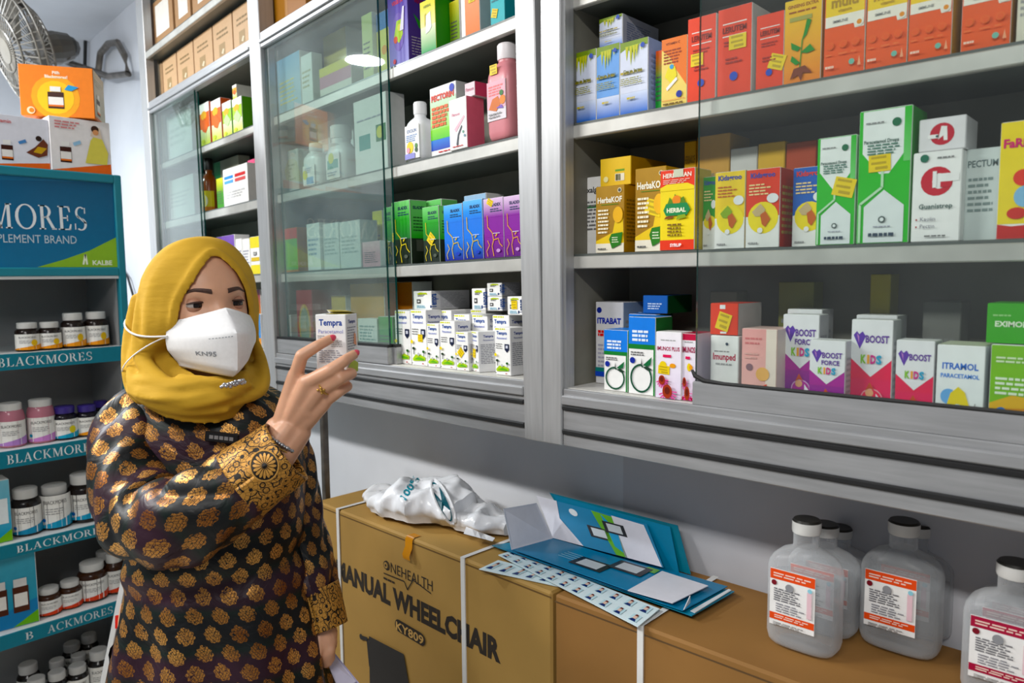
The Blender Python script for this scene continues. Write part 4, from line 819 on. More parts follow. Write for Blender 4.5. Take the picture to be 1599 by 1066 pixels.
jar(FD, DZ[2], -1, 37, 628, .035, '#b87a88', '#dcdcd8', A_bm('#b48ac8'), 'pink-necked vitamin bottle at the frame edge of the second display shelf', 'pink vitamin bottles', prof=pk, lab=(.05, .6), face=-1.8)
jar(FD, DZ[2], 45, 84, 622, .035, '#b87a88', '#dcdcd8', A_bm('#c88ac8', None, '#3a9ab8'), 'pink-necked vitamin bottle beside the purple-capped jars', 'pink vitamin bottles', prof=pk, lab=(.05, .6), face=-1.8)
jar(FD, DZ[2], 84, 120, 633, .03, '#15101a', '#3a2a86', A_bm('#3aa0c0', '#e8d83a'), 'purple-capped jar with yellow spot on the label', 'purple-capped jars', lab=(.06, .62), face=-1.8)
jar(FD, DZ[2], 121, 153, 631, .03, '#15101a', '#3a2a86', A_bm('#e8962c'), 'purple-capped jar with orange-edged label', 'purple-capped jars', lab=(.06, .62), face=-1.8)
jar(FD, DZ[2], 147, 171, 625, .10, '#15101a', '#3a2a86', A_bm('#b8b8c8'), 'purple-capped jar standing behind, nearest the woman\'s shoulder', 'purple-capped jars', face=-1.8)
jar(FD, DZ[3], 20, 62, 760, .035, '#15110f', '#cfcfcc', A_bm('#2f8ab0', None, '#2f6ab0'), 'dark vitamin bottle with blue-edged label beside the green and blue box', 'blue-labelled vitamin bottles', lab=(.05, .62), face=-1.8)
jar(FD, DZ[3], 65, 108, 755, .035, '#15110f', '#cfcfcc', A_bm('#2f9ac0', None, '#2f6ab0'), 'dark vitamin bottle with bright blue label, middle of its shelf', 'blue-labelled vitamin bottles', lab=(.05, .8), face=-1.8)
jar(FD, DZ[3], 109, 154, 737, .035, '#1d1512', '#e2e2df', A_bm('#2f9ac0', None, '#2f6ab0'), 'largest white-capped vitamin bottle on the third display shelf', 'blue-labelled vitamin bottles', lab=(.08, .6), face=-1.8)
r4 = 'red-edged label vitamin bottle with white cap, '
for a_, b_, t_, o_, l_ in ((61, 95, 915, .035, 'small one beside the teal box'), (95, 127, 904, .04, 'second small one'), (124, 166, 875, .04, 'large one in front'), (165, 195, 862, .05, 'large one beside the white pole'), (150, 182, 858, .11, 'one standing behind the large pair')):
    jar(FD, DZ[4], a_, b_, t_, o_, '#3a2113', '#d6d6d3', A_bm('#d8482c'), r4+l_, 'red-labelled vitamin bottles', lab=(.06, .6), face=-1.8)
for a_, b_, t_, o_, l_ in ((140, 172, 1012, .05, 'at the pole end'), (108, 138, 1036, .05, 'front, next to the pole end'), (76, 106, 1046, .05, 'front middle'), (44, 74, 1056, .05, 'front, toward the frame'), (112, 138, 1020, .13, 'back row, pole end'), (78, 104, 1028, .13, 'back row, middle'), (30, 62, 1034, .13, 'back row, inner end'), (100, 128, 1002, .2, 'rear row, paired'), (128, 154, 988, .2, 'rear row, near the side')):
    jar(FD, DZ[5], a_, b_, t_, o_, '#14100e', '#c4c4c2', A_bm('#3a9a9a'), 'vitamin bottle on the lowest visible display shelf, '+l_, 'vitamin bottles on the lowest shelf', face=-1.8)
carton(FD, DZ[3], -30, 17, 755, lambda a: (a.r(.01, .005, .99, .99, '#2f9ac0', '#8ac8d8'), a.r(.5, .3, .9, .7, '#e6eef0'), a.p([(.3, .01), (.99, .01), (.99, .2)], '#7ab83a')), 'green and blue vitamin box on the third display shelf', off=.03, dep=.07, name='vitamin_box', cat='box')
def A_tealbox(a):
    a.r(.01, .005, .99, .99, '#2f8aa8', '#5aaac0'); a.p([(.01, .005), (.99, .005), (.99, .35), (.01, .12)], '#1f7ab0'); a.p([(.6, .01), (.99, .01), (.99, .18)], '#6ab02a')
    for u in (.3, .62): a.r(u, .2, u+.24, .55, '#4a2414'); a.r(u+.02, .28, u+.22, .46, '#e2dfd8'); a.r(u+.02, .55, u+.22, .66, '#d6d6d3')
carton(FD, DZ[4], -48, 58, 882, A_tealbox, 'teal vitamin box with two bottles pictured, on the fourth display shelf', off=.035, dep=.07, name='vitamin_box', cat='box', yaw=-.1)
# boxes on top of the display
def pic_bottle(a, u, v, k=1, asp=1.0):
    a.r(u-.15*k, v, u+.15*k, v+.36*k*asp, '#3d1d14'); a.r(u-.14*k, v+.06*k*asp, u+.14*k, v+.25*k*asp, '#e9e6e2'); a.r(u-.14*k, v+.04*k*asp, u+.14*k, v+.08*k*asp, '#e2742c'); a.r(u-.1*k, v+.37*k*asp, u+.1*k, v+.48*k*asp, '#e8e8e6')
def A_orange_top(a):
    a.r(.005, .005, .995, .995, '#ee7f16'); a.ds(.48, .38, .33, '#f4a624'); a.ds(.48, .38, .25, '#f8c83c'); a.t('Pilih', .5, .84, .06, '#fbeeda', .5, .03); a.t('Blackmores!', .5, .76, .06, '#fbeeda', .55, .03); pic_bottle(a, .48, .16, .72, 1.25); a.p([(.6, .54), (.66, .64), (.8, .6), (.7, .52)], '#3a9ad0'); a.ds(.14, .1, .055, '#f6dcb8'); a.ds(.15, .1, .035, '#ee7f16')
    a.side = 'R'; a.n = 3; a.r(.01, .01, .99, .99, '#b8b4ac'); a.r(.01, .01, .99, .06, '#d0641c'); pic_bottle(a, .35, .12, 1, .9); a.ln(.1, .8, .72, .86, 3, '#d9d6d0', .5); a.side = 'F'
zt = D(100, 266).z+.001
wb1 = carton(FD, zt, -20, 76.5, 175, lambda a: (a.r(.01, .005, .99, .995, '#dfe0ea'), a.p([(.01, .02), (.99, .13), (.99, .005), (.01, .005)], '#e8641c'), pic_bottle(a, .3, .12, .62, 1.3), a.p([(.5, .45), (.62, .5), (.6, .56), (.48, .5)], '#5a8ac0'), a.p([(.6, .3), (.75, .42), (.9, .6), (.97, .5), (.95, .28), (.8, .22)], '#6a3a2a'), a.p([(.72, .32), (.85, .3), (.95, .42), (.8, .44)], '#c8a03a'), a.ds(.82, .6, .05, '#2a1a14'), a.t('Vitamin', .25, .84, .07, '#c86a6a', .4)), 'white promotional vitamin box with resting figures on top of the display', off=.02, dep=.14, name='promotion_box', cat='box', col='#dfe0ea')
wb2 = carton(FD, zt, 78.5, 172, 180, lambda a: (a.r(.01, .005, .99, .995, '#e6e3e4'), a.p([(.01, .01), (.99, .2), (.99, .005), (.01, .005)], '#ea661c'), pic_bottle(a, .24, .16, .62, 1.3), a.p([(.38, .48), (.5, .54), (.48, .6), (.36, .54)], '#9ac0dc'), a.p([(.55, .18), (.66, .62), (.72, .7), (.86, .66), (.95, .4), (.92, .18)], '#d8ce6a'), a.p([(.66, .7), (.7, .88), (.82, .88), (.86, .66)], '#d8c8b8'), a.ds(.74, .84, .065, '#3a2218'), a.ds(.75, .78, .05, '#d29a72'), a.ln(.08, .5, .78, .94, 3, '#d08a8a', .5)), 'white promotional vitamin box with standing figure on top of the display', off=.015, dep=.14, name='promotion_box', cat='box', col='#e6e3e4')
ob = carton(FD, max(TOP[wb1.name], TOP[wb2.name])+.004, 30, 117, 93, A_orange_top, 'orange promotional box stacked crosswise on the two white boxes', off=.04, dep=.15, name='promotion_box', cat='box', col='#ee7f16', yaw=-.5, w=.185)
# bottles in the cabinets
jar(FM, ZR['L2'], 315, 339, 247, .05, '#8a4416', '#15120f', lambda a: (a.r(0, 0, 1, 1, '#d8c82a'), a.ds(.5, .5, .2, '#e8e4c8', .3), a.r(0, 0, 1, .2, '#c87a2a')), 'amber syrup bottle with black cap in the far bay', name='syrup_bottle', lab=(.04, .4), capk=.55, face=-1.2, prof=lambda r, h: [(r*.95, 0), (r, .03*h), (r, .56*h), (r*.8, .66*h), (r*.45, .72*h), (r*.45, .82*h)])
def flat(F, zs, xl, xr, yt, off, dk, body, cap, art, label, name, neck=.45, capf=(.86, 1), mb='plastic', shoulder=.62, liquid=None, parts_only=False, w=None, yaw=0, cat='bottle', lab=(.15, .85, .06, .5), group=None, sq=3.2):
    """a bottle of rounded-rectangle section"""
    pm = H(F, (xl+xr)/2, yt+60, off); p0, p1 = H(F, xl, yt+60, off), H(F, xr, yt+60, off); w = w or abs(p1.x-p0.x); h = H(F, (xl+xr)/2, yt, off).z-zs; d = w*dk
    o = empty(name, at(F, pm.x, off+d/2, zs, yaw), label, cat, group)
    def ring(kx, ky, z, n=28):
        out = []
        for j in range(n):
            t = 2*PI*j/n; c, s = math.cos(t), math.sin(t); g = (abs(c)**sq+abs(s)**sq)**(-1/sq)
            out.append((w/2*kx*c*g, d/2*ky*s*g, z))
        return out
    def circ(r, z, n=28): return [(r*math.cos(2*PI*j/n), r*math.sin(2*PI*j/n), z) for j in range(n)]
    rn = w*neck/2
    b = MB(); b.loft([ring(.72, .72, 0), ring(.88, .86, .012*h), ring(.96, .95, .04*h), ring(1, 1, .085*h), ring(1, 1, shoulder*h), ring(.965, .97, (shoulder+.05)*h), ring(.87, .9, (shoulder+.095)*h), ring(.7, .76, (shoulder+.135)*h), circ(rn*1.2, (shoulder+.17)*h), circ(rn, (shoulder+.19)*h), circ(rn, capf[0]*h-.016*min(1, 40*(1-capf[0]))*0), circ(rn, capf[0]*h)], body, cap0=True, cap1=True)
    b.build('body', mb, o, True)
    cs, ct = cap if isinstance(cap, tuple) else (cap, cap)
    b = MB(); b.loft([circ(rn*k, z) for k, z in ((1.08, capf[0]*h-.001), (1.13, capf[0]*h+.002), (1.13, capf[1]*h-.003))], cs, cap0=True); b.loft([circ(rn*k, z) for k, z in ((1.135, capf[1]*h-.0032), (1.0, capf[1]*h))], ct, cap1=True); b.build('cap', 'plastic', o, True)
    if liquid:
        b = MB(); b.loft([ring(.76, .76, .006*h), ring(.92, .9, .05*h), ring(.94, .92, liquid[1]*h)], liquid[0], cap0=True, cap1=True); b.build('liquid', liquid[2], o, True)
    if art:
        u0, u1, v0, v1 = lab; lw, lh = (u1-u0)*w, (v1-v0)*h
        b = MB(); b.T = Mx.Translation((-w/2+(u0+u1)/2*w, -d/2-.0012, v0*h)); b.box(-lw/2, 0, 0, lw/2, .0012, lh, '#f1f0ee'); art(Art(b, lw, lh, .001)); b.build('label', 'print', o)
    return o
wl = lambda a: (a.t('EXOLIN', .5, .78, .1, '#4a6a9a', .8), a.ln(.1, .9, .5, .72, 4, '#7a9ac8', .5), a.ds(.36, .34, .24, '#f0d03a'), a.ds(.8, .36, .1, '#5a8a4a'), a.ds(.8, .24, .1, '#3a5a3a'), a.r(.0, .0, .7, .16, '#9a9ad8'), a.ds(.25, .26, .12, '#e8a8b8'))
flat(FM, ZR['M2'], 631, 657, 157, .035, .75, '#eef0f2', '#f2f3f4', wl, 'white lotion bottle standing beside the green and white carton', 'lotion_bottle', neck=.42, capf=(.8, 1), shoulder=.56, lab=(.08, .92, .04, .6), sq=5)
flat(FM, ZR['M2'], 656, 682, 160, .098, .75, '#d8d9da', '#d8d9da', None, 'white lotion bottle behind the front one, half hidden by it', 'lotion_bottle', neck=.34, capf=(.8, 1), shoulder=.56)
pl = lambda a: (a.r(0, 0, 1, .3, '#e6dfe4'), a.r(0, .3, 1, 1, '#e8b8c4'), a.ln(.1, .9, .62, .9, 4, '#f08a8a', .6), a.p([(.1, .3), (.3, .55), (.6, .6), (.75, .4), (.5, .22)], '#d8742c'), a.ds(.85, .48, .16, '#f08a2c'), a.p([(.5, .3), (.8, .36), (.9, .26)], '#8a6ac0'), a.ds(.8, .66, .1, '#3a7a3a'), a.ln(.1, .8, .05, .2, 2, '#999'))
pj = flat(FM, ZR['M2'], 757, 793, 64, .03, .95, '#dc8890', '#f3eef0', pl, 'large pink liquid jug with white cap and yellow sticker', 'liquid_jug', neck=.55, capf=(.84, 1), shoulder=.62, lab=(.1, .9, .2, .6), sq=7)
_b = next(c for c in pj.children if c.name.startswith('body')); sticker(pj, _b.dimensions.x, 1, .4, .128, .02, .018, 0, y=-_b.dimensions.y/2)
bl = lambda a: (a.r(.3, .05, .9, .4, '#6aa8d0'), a.ds(.2, .55, .2, '#e0d85a'), a.ln(.2, .8, .6, .9, 3, '#9ab'))
flat(FM, ZR['M2'], 470, 496, 222, .05, .5, '#e6ebea', '#eef0ee', bl, 'small white bottle behind the greenish glass', 'lotion_bottle', neck=.34, capf=(.84, 1), shoulder=.62)
flat(FM, ZR['M2'], 505, 535, 194, .05, .55, '#e9eceb', '#eceeed', lambda a: (a.r(.1, .4, .9, .75, '#5aa8a0'), a.ds(.4, .82, .2, '#d8d84a'), a.ln(.1, .8, .1, .3, 2, '#9ab')), 'bigger white bottle with teal label behind the greenish glass', 'lotion_bottle', neck=.5, capf=(.78, 1), shoulder=.5)

# ================================================================== cartons on the floor and what lies on them
BT = CAMZ-.545
pa, pb = onZ(494, 782, BT), onZ(861, 925, BT)
_x = (pb-pa).normalized(); _y = V((0, 0, 1)).cross(_x)
FB = Mx((_x, _y, V((0, 0, 1)))).transposed().to_4x4(); FB.translation = pa
L1 = (pb-pa).length; D1 = .20
b = MB(); b.T = Mx.Translation((L1/2, 0, 0)); b.box(-L1/2, 0, 0, L1/2, D1, BT, '#b08a44', bv=.004)
a = Art(b, L1, BT, D1); FBo = FB.copy(); FBo.translation = (pa.x, pa.y, 0)
U = lambda px, py: (lambda q: (q.x/L1, q.z/BT))(H(FBo, px, py, 0))
a.st([U(497, 790), U(861, 933)], .004, '#6d4e1e')
INK = '#2a2118'
def word(t, x0, y0, x1, y1, top0, c=INK, bold=.035, f=U, hh=BT):
    p0, p1 = f(x0, y0), f(x1, y1); cap_ = (f(x0, top0)[1]-p0[1])*hh; a.t2(t, p0, p1, cap_, c, bold)
word('MANUAL WHEELCHAIR', 526, 900, 782, 1034, 873, bold=.05)
word('ONEHEALTH', 600, 888, 676, 923, 872, bold=0); a.ds(*U(603, 882), .012, INK); a.ds(*U(603, 882), .009, '#b08a44'); a.ds(*U(603, 882), .004, INK)
a.st([U(600, 894), U(632, 907), U(637, 920), U(646, 905), U(674, 926)], .0035, INK)
a.ln(*sorted((U(600, 900)[0], U(622, 900)[0])), U(610, 909)[1], U(610, 903)[1], 1, INK, .5)
p0, p1 = U(624, 976), U(659, 997); h0 = .017
a.st([p0, p1], .036, INK); a.ds(*p0, .018, INK); a.ds(*p1, .018, INK)
word('KY809', 620, 981, 663, 1006, 968, '#c9a058', .02)
a.p([U(578, 992), U(632, 1020), U(640, 1066), U(648, 1120), U(580, 1120)], '#2d2a28'); a.st([U(564, 993), U(576, 997), U(580, 1040)], .012, '#2d2a28'); a.ds(*U(566, 993), .009, '#2d2a28')
b.box(-L1/2+.012, -.0006, BT-.115, -L1/2+.03, 0, BT-.04, '#9a7632')
wc = b.build('wheelchair_carton', 'card', mw=FBo)
tag(wc, 'tall brown wheelchair carton with black lettering and two white straps', 'carton')
def strap(par, x, d, h, wd=.011, slant=.0):
    b = MB(); b.box(x-wd/2, -.003, .02, x+wd/2, -.0003, h+.002, '#e6e6e4'); b.add([(x-wd/2, -.003, h+.0025), (x+wd/2, -.003, h+.0025), (x+wd/2+slant, d, h+.0025), (x-wd/2+slant, d, h+.0025)], [(0, 1, 2, 3)], '#e6e6e4')
    o = b.build('strap', 'plastic', par); return o
strap(wc, H(FBo, 530, 850, 0).x, D1, BT); strap(wc, H(FBo, 724, 900, 0).x, D1, BT)
b = MB(); q = H(FBo, 640, 836, 0)
b.loft([[(q.x-.012, y, z), (q.x+.012, y, z)] for y, z in ((.02, BT+.0012), (.002, BT+.0018), (-.003, BT-.004), (-.004, BT-.02), (-.012, BT-.035), (-.01, BT-.045))], '#c98a3a', closed=False); b.build('loose_tape', 'gloss', wc, True)
sticker(wc, L1, BT, *U(518, 827), .012, .012, 0, col='#f0d81e', lines=False)
q2 = onZ(866, 927, BT); X2 = .45; L2 = X2-q2.x; D2 = WY-.004-q2.y
F2 = Mx.Translation((q2.x, q2.y, 0))
b = MB(); b.T = Mx.Translation((L2/2, 0, 0)); b.box(-L2/2, 0, 0, L2/2, D2, BT, '#94682e', bv=.004)
a = Art(b, L2, BT, D2); U2 = lambda px, py: (lambda q: (q.x/L2, q.z/BT))(H(F2, px, py, 0)); a.r(.0, .985, 1, .988, '#5f4420')
c2 = tag(b.build('cardboard_carton', 'card', mw=F2), 'brown carton with white strap carrying the clear bottles and blue folders', 'carton')
strap(c2, H(F2, 1001, 1020, 0).x, D2, BT, slant=.0)
# sheets, folders
def sheet(b, pts, c='#fff', t=.0012):
    pts = [V(p) for p in pts]; n = (pts[1]-pts[0]).cross(pts[2]-pts[0]).normalized()*t; k = len(pts)
    b.add([*pts, *[p-n for p in pts]], [tuple(range(k)), tuple(range(2*k-1, k-1, -1))]+[(i, k+i, k+(i+1) % k, (i+1) % k) for i in range(k)], c)
def bil(p, u, v): return (V(p[0])*(1-u)+V(p[1])*u)*(1-v)+(V(p[3])*(1-u)+V(p[2])*u)*v
def photo_sheet(corners, nx, ny, label, e=.0008):
    b = MB(); sheet(b, corners, '#dff0f4'); n = (V(corners[1])-V(corners[0])).cross(V(corners[3])-V(corners[0])).normalized()
    if n.z < 0: n = -n
    def P(pts, c, k): b.add([bil(corners, *q)+n*(e+k*.0003) for q in pts], [tuple(range(len(pts)))], c)
    for i in range(nx):
        for j in range(ny):
            u, v, w, h = (i+.22)/nx, (j+.16)/ny, .52/nx, .62/ny
            P([(u, v), (u+w, v), (u+w, v+h), (u, v+h)], '#c4e2ea', 0)
            P([(u+w*.1, v), (u+w*.9, v), (u+w*.7, v+h*.35), (u+w*.3, v+h*.35)], '#1f2f6a', 1)
            P([(u+w*.32, v+h*.34), (u+w*.68, v+h*.34), (u+w*.7, v+h*.8), (u+w*.3, v+h*.8)], '#e6c6b4', 2); P([(u+w*.3, v+h*.72), (u+w*.7, v+h*.72), (u+w*.62, v+h*.95), (u+w*.38, v+h*.95)], '#6a2a24', 3)
    return tag(b.build('photo_sheet', 'gloss'), label, 'paper', 'sheets of small photographs')
Zp = lambda px, py, k: onZ(px, py, BT+.003+k*.0022)
photo_sheet([Zp(748, 888, 0), Zp(876, 916, 0), Zp(900, 905, 0), Zp(778, 874, 0)], 6, 1, 'sheet of small portrait photographs underneath, overhanging the wheelchair carton')
photo_sheet([Zp(778, 866, 2), Zp(996, 978, 2), Zp(1030, 950, 2), Zp(800, 859, 2)], 11, 2, 'sheet of small portrait photographs on top, its corner over the white strap')
def folder(label): return empty('paper_folder', Zp(960, 900, 3), label, 'folder', 'blue paper folders')
def part(b, name, par, m='gloss'):
    o = b.build(name, m); o.parent = par; o.matrix_parent_inverse = par.matrix_world.inverted(); return o
BL = '#157fae'
fo = folder('blue paper folder lowest in the pile, its corner pointing to the clear bottles')
b = MB(); sheet(b, [Zp(768, 851, 3), Zp(1080, 961, 3), Zp(1147, 923, 3), Zp(850, 838, 3)], '#0f86a8'); part(b, 'cover', fo)
b = MB(); sheet(b, [Zp(1085, 956, 4), Zp(1142, 921, 4), Zp(1138, 919, 4), Zp(1078, 953, 4)], '#dfe6ea'); part(b, 'page', fo)
fo = folder('blue paper folder second in the pile, with a curled white corner')
b = MB(); sheet(b, [Zp(790, 858, 5), Zp(1066, 953, 5), Zp(1136, 915, 5), Zp(870, 838, 5)], '#1279a4'); part(b, 'cover', fo)
b = MB(); sheet(b, [Zp(1068, 952, 6), Zp(1078, 941, 6), Zp(1078, 941, 6)+V((0, 0, .012))], '#e2e6ea'); part(b, 'page', fo)
fo = folder('opened blue and white folder on top, one cover leaning against the wall')
hA, hB = Zp(864, 840, 8), Zp(1036, 886, 8)
b = MB(); base_ = [Zp(800, 857, 8), Zp(980, 921, 8), Zp(1034, 891, 8), hA]; sheet(b, base_, BL)
def Q(b, cs, pts, c, k=1): 
    n = (V(cs[1])-V(cs[0])).cross(V(cs[3])-V(cs[0])).normalized()
    if n.dot(CAM-V(cs[0])) < 0: n = -n
    b.add([bil(cs, *q)+n*(.0009+.0003*k) for q in pts], [tuple(range(len(pts)))], c)
def phones(b, cs, u, v, s):
    for k in (0, 1): Q(b, cs, [(u+k*.16*s, v+k*.2*s), (u+.18*s+k*.16*s, v+k*.2*s), (u+.18*s+k*.16*s, v+.26*s+k*.2*s), (u+k*.16*s, v+.26*s+k*.2*s)], '#20242c', 1+k*2); Q(b, cs, [(u+.03*s+k*.16*s, v+.04*s+k*.2*s), (u+.15*s+k*.16*s, v+.04*s+k*.2*s), (u+.15*s+k*.16*s, v+.22*s+k*.2*s), (u+.03*s+k*.16*s, v+.22*s+k*.2*s)], '#c8d0d6', 2+k*2)
phones(b, base_, .44, .22, 1.5); Q(b, base_, [(.85, .8), (.99, .8), (.99, .98), (.9, .98)], '#6aa83a')
for k in range(4): Q(b, base_, [(.3, .35+k*.08), (.48, .35+k*.08), (.48, .365+k*.08), (.3, .365+k*.08)], '#a9d3e4')
part(b, 'lower_cover', fo)
b = MB(); sheet(b, [Zp(980, 921, 8), Zp(1050, 941, 8), Zp(1106, 914, 8), Zp(1034, 891, 8)], '#e6e6ee'); part(b, 'inside_flap', fo)
t0, t1 = H(FR, 797, 800, H(FR, 0, 0, 0).y), None
f0, f1 = Zp(799, 858, 8), hA
g0, g1 = FR @ H(FR, 786, 794, f0.y-YR), FR @ H(FR, 838, 785, f1.y-YR)
b = MB(); sheet(b, [f0, f1, g1, g0], '#d9dbe6'); part(b, 'side_flap', fo)
wy = .192
_c = FR @ H(FR, 1010, 818, wy); _pn = (hB-hA).cross(_c-hA); _r2 = ray(838, 774); up = [hA, hB, _c, CAM+_r2*((hA-CAM).dot(_pn)/_r2.dot(_pn))]
b = MB(); sheet(b, up, BL); 
Q(b, up, [(0, 0), (.3, 0), (.16, .55), (.2, 1), (0, 1)], '#dcdde8', 1); Q(b, up, [(.68, 0), (.99, 0), (.97, .95), (.7, .98)], '#dcdde8', 1); Q(b, up, [(.6, 0), (.7, 0), (.7, .95), (.52, .98)], '#6ab03a', 1); Q(b, up, [(.62, .2), (.68, .1), (.7, .6), (.6, .95)], '#2f9ac8', 2)
phones(b, up, .42, .3, 1.05); Q(b, up, [(.33+.04*math.cos(i), .8+.09*math.sin(i)) for i in [x*PI/6 for x in range(12)]], '#dfe9ee', 2)
part(b, 'upper_cover', fo)
for k, (l_, cs) in enumerate((('first teal folder leaning on the wall behind the opened one', [(905, 850, 864, 772), (1066, 893, 1046, 822)]), ('second teal folder leaning on the wall, rearmost and tallest', [(900, 846, 858, 769), (1080, 896, 1058, 820)]))):
    fo = folder(l_); b = MB(); (ax, ay, tx, ty), (bx, by, sx, sy) = cs; y_ = .200+.006*k
    A0, B0 = onZ(ax, ay, BT+.006), onZ(bx, by, BT+.006); A0.y = B0.y = YR+.175+.012*k
    sheet(b, [A0, B0, FR @ H(FR, sx, sy, y_), FR @ H(FR, tx, ty, y_)], '#0e7a92' if k else '#1583ac'); part(b, 'cover', fo)
# crumpled plastic bag
ba, bb_ = onZ(552, 783, BT+.012), onZ(772, 838, BT+.012); bm = (ba+bb_)/2; bx = (bb_-ba); bl_ = bx.length; bx.normalize(); by = V((0, 0, 1)).cross(bx)
bag = empty('plastic_bag', Mx.Translation((bm.x, bm.y, BT)), 'crumpled white plastic bag with teal print on the wheelchair carton', 'bag')
BW = Mx((bx, by, V((0, 0, 1)))).transposed().to_4x4(); BW.translation = (bm.x, bm.y+.045, BT+.0055)
def bagpt(t, g):
    x = (t-.5)*bl_*1.0; e = math.sin(PI*min(max(t, .02), .985))**.55; hgt = .064*(.35+.65*e)*(1.15 if .3 < t < .75 else .8); wd = .075*e+.006
    c, s = math.cos(g), math.sin(g); y = wd*c*(1+.15*math.sin(7*t)); z = max(0, hgt*(.5+.5*s)*(1 if s > -.5 else .4))
    p = V((x, y, z)); q = p*14
    d1 = noise.voronoi(q+V((3, 1, 0)))[0]; d2 = noise.voronoi(q*2.2+V((7, 2, 5)))[0]
    k = (d1[0]-.42)*.040+(d2[0]-.42)*.013
    p += V((.4*k, c*k, max(0, s)*k)); p.z = max(0.0, p.z); return p
b = MB(); NT, NG = 80, 56
b.loft([[tuple(BW @ bagpt(i/NT, 2*PI*j/NG)) for j in range(NG)] for i in range(NT+1)], '#eceef2', cap0=True, cap1=True)
o = b.build('bag_body', 'gloss', smooth=True); o.parent = bag; o.matrix_parent_inverse = bag.matrix_world.inverted()
from mathutils.bvhtree import BVHTree
_bt = BVHTree.FromPolygons([v.co for v in o.data.vertices], [tuple(p.vertices) for p in o.data.polygons])
def on_bag(px, py, e=.002):
    r = ray(px, py).normalized(); hit = _bt.ray_cast(CAM, r); p = hit[0] if hit[0] is not None else onZ(px, py, BT+.02)
    return p-r*e
b = MB(); vs, fs, w_ = glyphs('100%', .03)
b.add([on_bag(633+22*x/w_-9*y, 781-34*x/w_-6*y, .0025) for x, y in vs], fs, '#1f8ea2'); part(b, 'print', bag)
def loop(cx, cy, a_, b_, rot, n=22): return [(cx+a_*math.cos(t)*math.cos(rot)-b_*math.sin(t)*math.sin(rot), cy+a_*math.cos(t)*math.sin(rot)+b_*math.sin(t)*math.cos(rot)) for t in [2*PI*i/n for i in range(n)]]
b = MB(); lo = loop(690, 783, 34, 8, 1.13); b.add([on_bag(690, 783, .004)]+[on_bag(*q, .004) for q in lo], [(0, 1+i, 1+(i+1) % 22) for i in range(22)], '#0c5360'); part(b, 'handle_opening', bag)
b = MB(); b.tube([on_bag(*q, .005) for q in loop(692, 783, 38, 11, 1.13)], .0032, 6, '#f0f1f4', closed=True); part(b, 'handle', bag)
b = MB(); b.loft([[tuple(on_bag(728+i*9, 822+i*3.5, .004+.004*math.sin(i))), tuple(on_bag(724+i*9, 833+i*2.4, .004))] for i in range(6)], '#f2f3f5', closed=False); part(b, 'loose_handle', bag)
# clear sanitiser bottles
def milky(name, col, k):
    m = mat(name, col, .28); nt = m.node_tree; L = nt.links.new; t = nt.nodes.new('ShaderNodeBsdfTransparent'); t.inputs[0].default_value = (.96, .97, .98, 1); mx = nt.nodes.new('ShaderNodeMixShader')
    lw = nt.nodes.new('ShaderNodeLayerWeight'); lw.inputs[0].default_value = .35; mr = nt.nodes.new('ShaderNodeMapRange'); mr.inputs[3].default_value = k; mr.inputs[4].default_value = min(1, k+.45); L(lw.outputs['Facing'], mr.inputs[0]); L(mr.outputs[0], mx.inputs[0])
    L(t.outputs[0], mx.inputs[1]); L(nt.nodes['Principled BSDF'].outputs[0], mx.inputs[2]); L(mx.outputs[0], nt.nodes['Material Output'].inputs[0]); M[name] = m
milky('translucent_plastic', '#eceff1', .16); milky('clear_liquid', '#b4babd', .07)
def A_san(c):
    def f(a):
        a.r(.005, .82, .995, .995, c); a.r(.005, .1, .995, .22, c); a.ln(.08, .94, .86, .95, 2, '#f6d8cc', .5); a.ln(.12, .9, .13, .2, 2, '#f6d8cc', .5); a.ds(.1, .76, .06, '#7a1424'); a.ln(.1, .75, .44, .68, 6, '#6a6a70', .45, 4); a.ln(.15, .8, .25, .42, 4, '#8a8a92', .4, 6); a.ds(.45, .72, .09, '#8f9094'); a.r(.84, .28, .94, .74, '#e8c8d0'); a.ds(.9, .77, .05, '#9ad0de'); a.ln(.1, .8, .02, .08, 2, '#aaa')
    return f
FS = FR.copy()
def san(px0, px1, pyb, pyt, label, dy=0, c='#e8532a', yaw=0, grp='clear sanitiser bottles'):
    p = onZ((px0+px1)/2, pyb, BT+.003); off = p.y-YR+dy
    # heights are measured on the front bottle; the ones behind are the same bottle
    w_ = (px1-px0)/FPX*depth(p)/.9; h_ = H(FS, (px0+px1)/2, pyt, p.y-YR).z-BT-.003
    o = flat(FS, BT+.003, px0, px1, pyt, off, .62, '#fff', ('#d9d9d6', '#23221f'), A_san(c), label, 'sanitiser_bottle', neck=.35, capf=(.90, 1), mb='translucent_plastic', shoulder=.60, liquid=('#fff', .54, 'clear_liquid'), w=w_, yaw=yaw, lab=(.12, .76, .18, .62), group=grp, sq=3.4)
    o.matrix_world = at(FS, p.x, off+w_*.31, BT+.003, yaw); return o
san(1192, 1291, 1020, 817, 'clear bottle with orange label standing first beside the blue folders')
san(1192, 1291, 1020, 817, 'clear bottle directly behind the one beside the folders', .074)
san(1192, 1291, 1020, 817, 'clear bottle third and last in the row beside the folders, against the wall', .135)
san(1342, 1446, 1022, 819, 'clear bottle with orange label standing alone between two rows')
san(1342, 1446, 1022, 819, 'clear bottle behind the lone orange-labelled one', .074)
san(1508, 1628, 1110, 886, 'clear bottle with crimson label at the nearest end of the carton', 0, '#a8143c')
san(1508, 1628, 1110, 886, 'clear bottle second in the crimson-labelled row', .074, '#a8143c')
san(1508, 1628, 1110, 886, 'clear bottle last in the crimson-labelled row, against the wall', .137, '#a8143c')
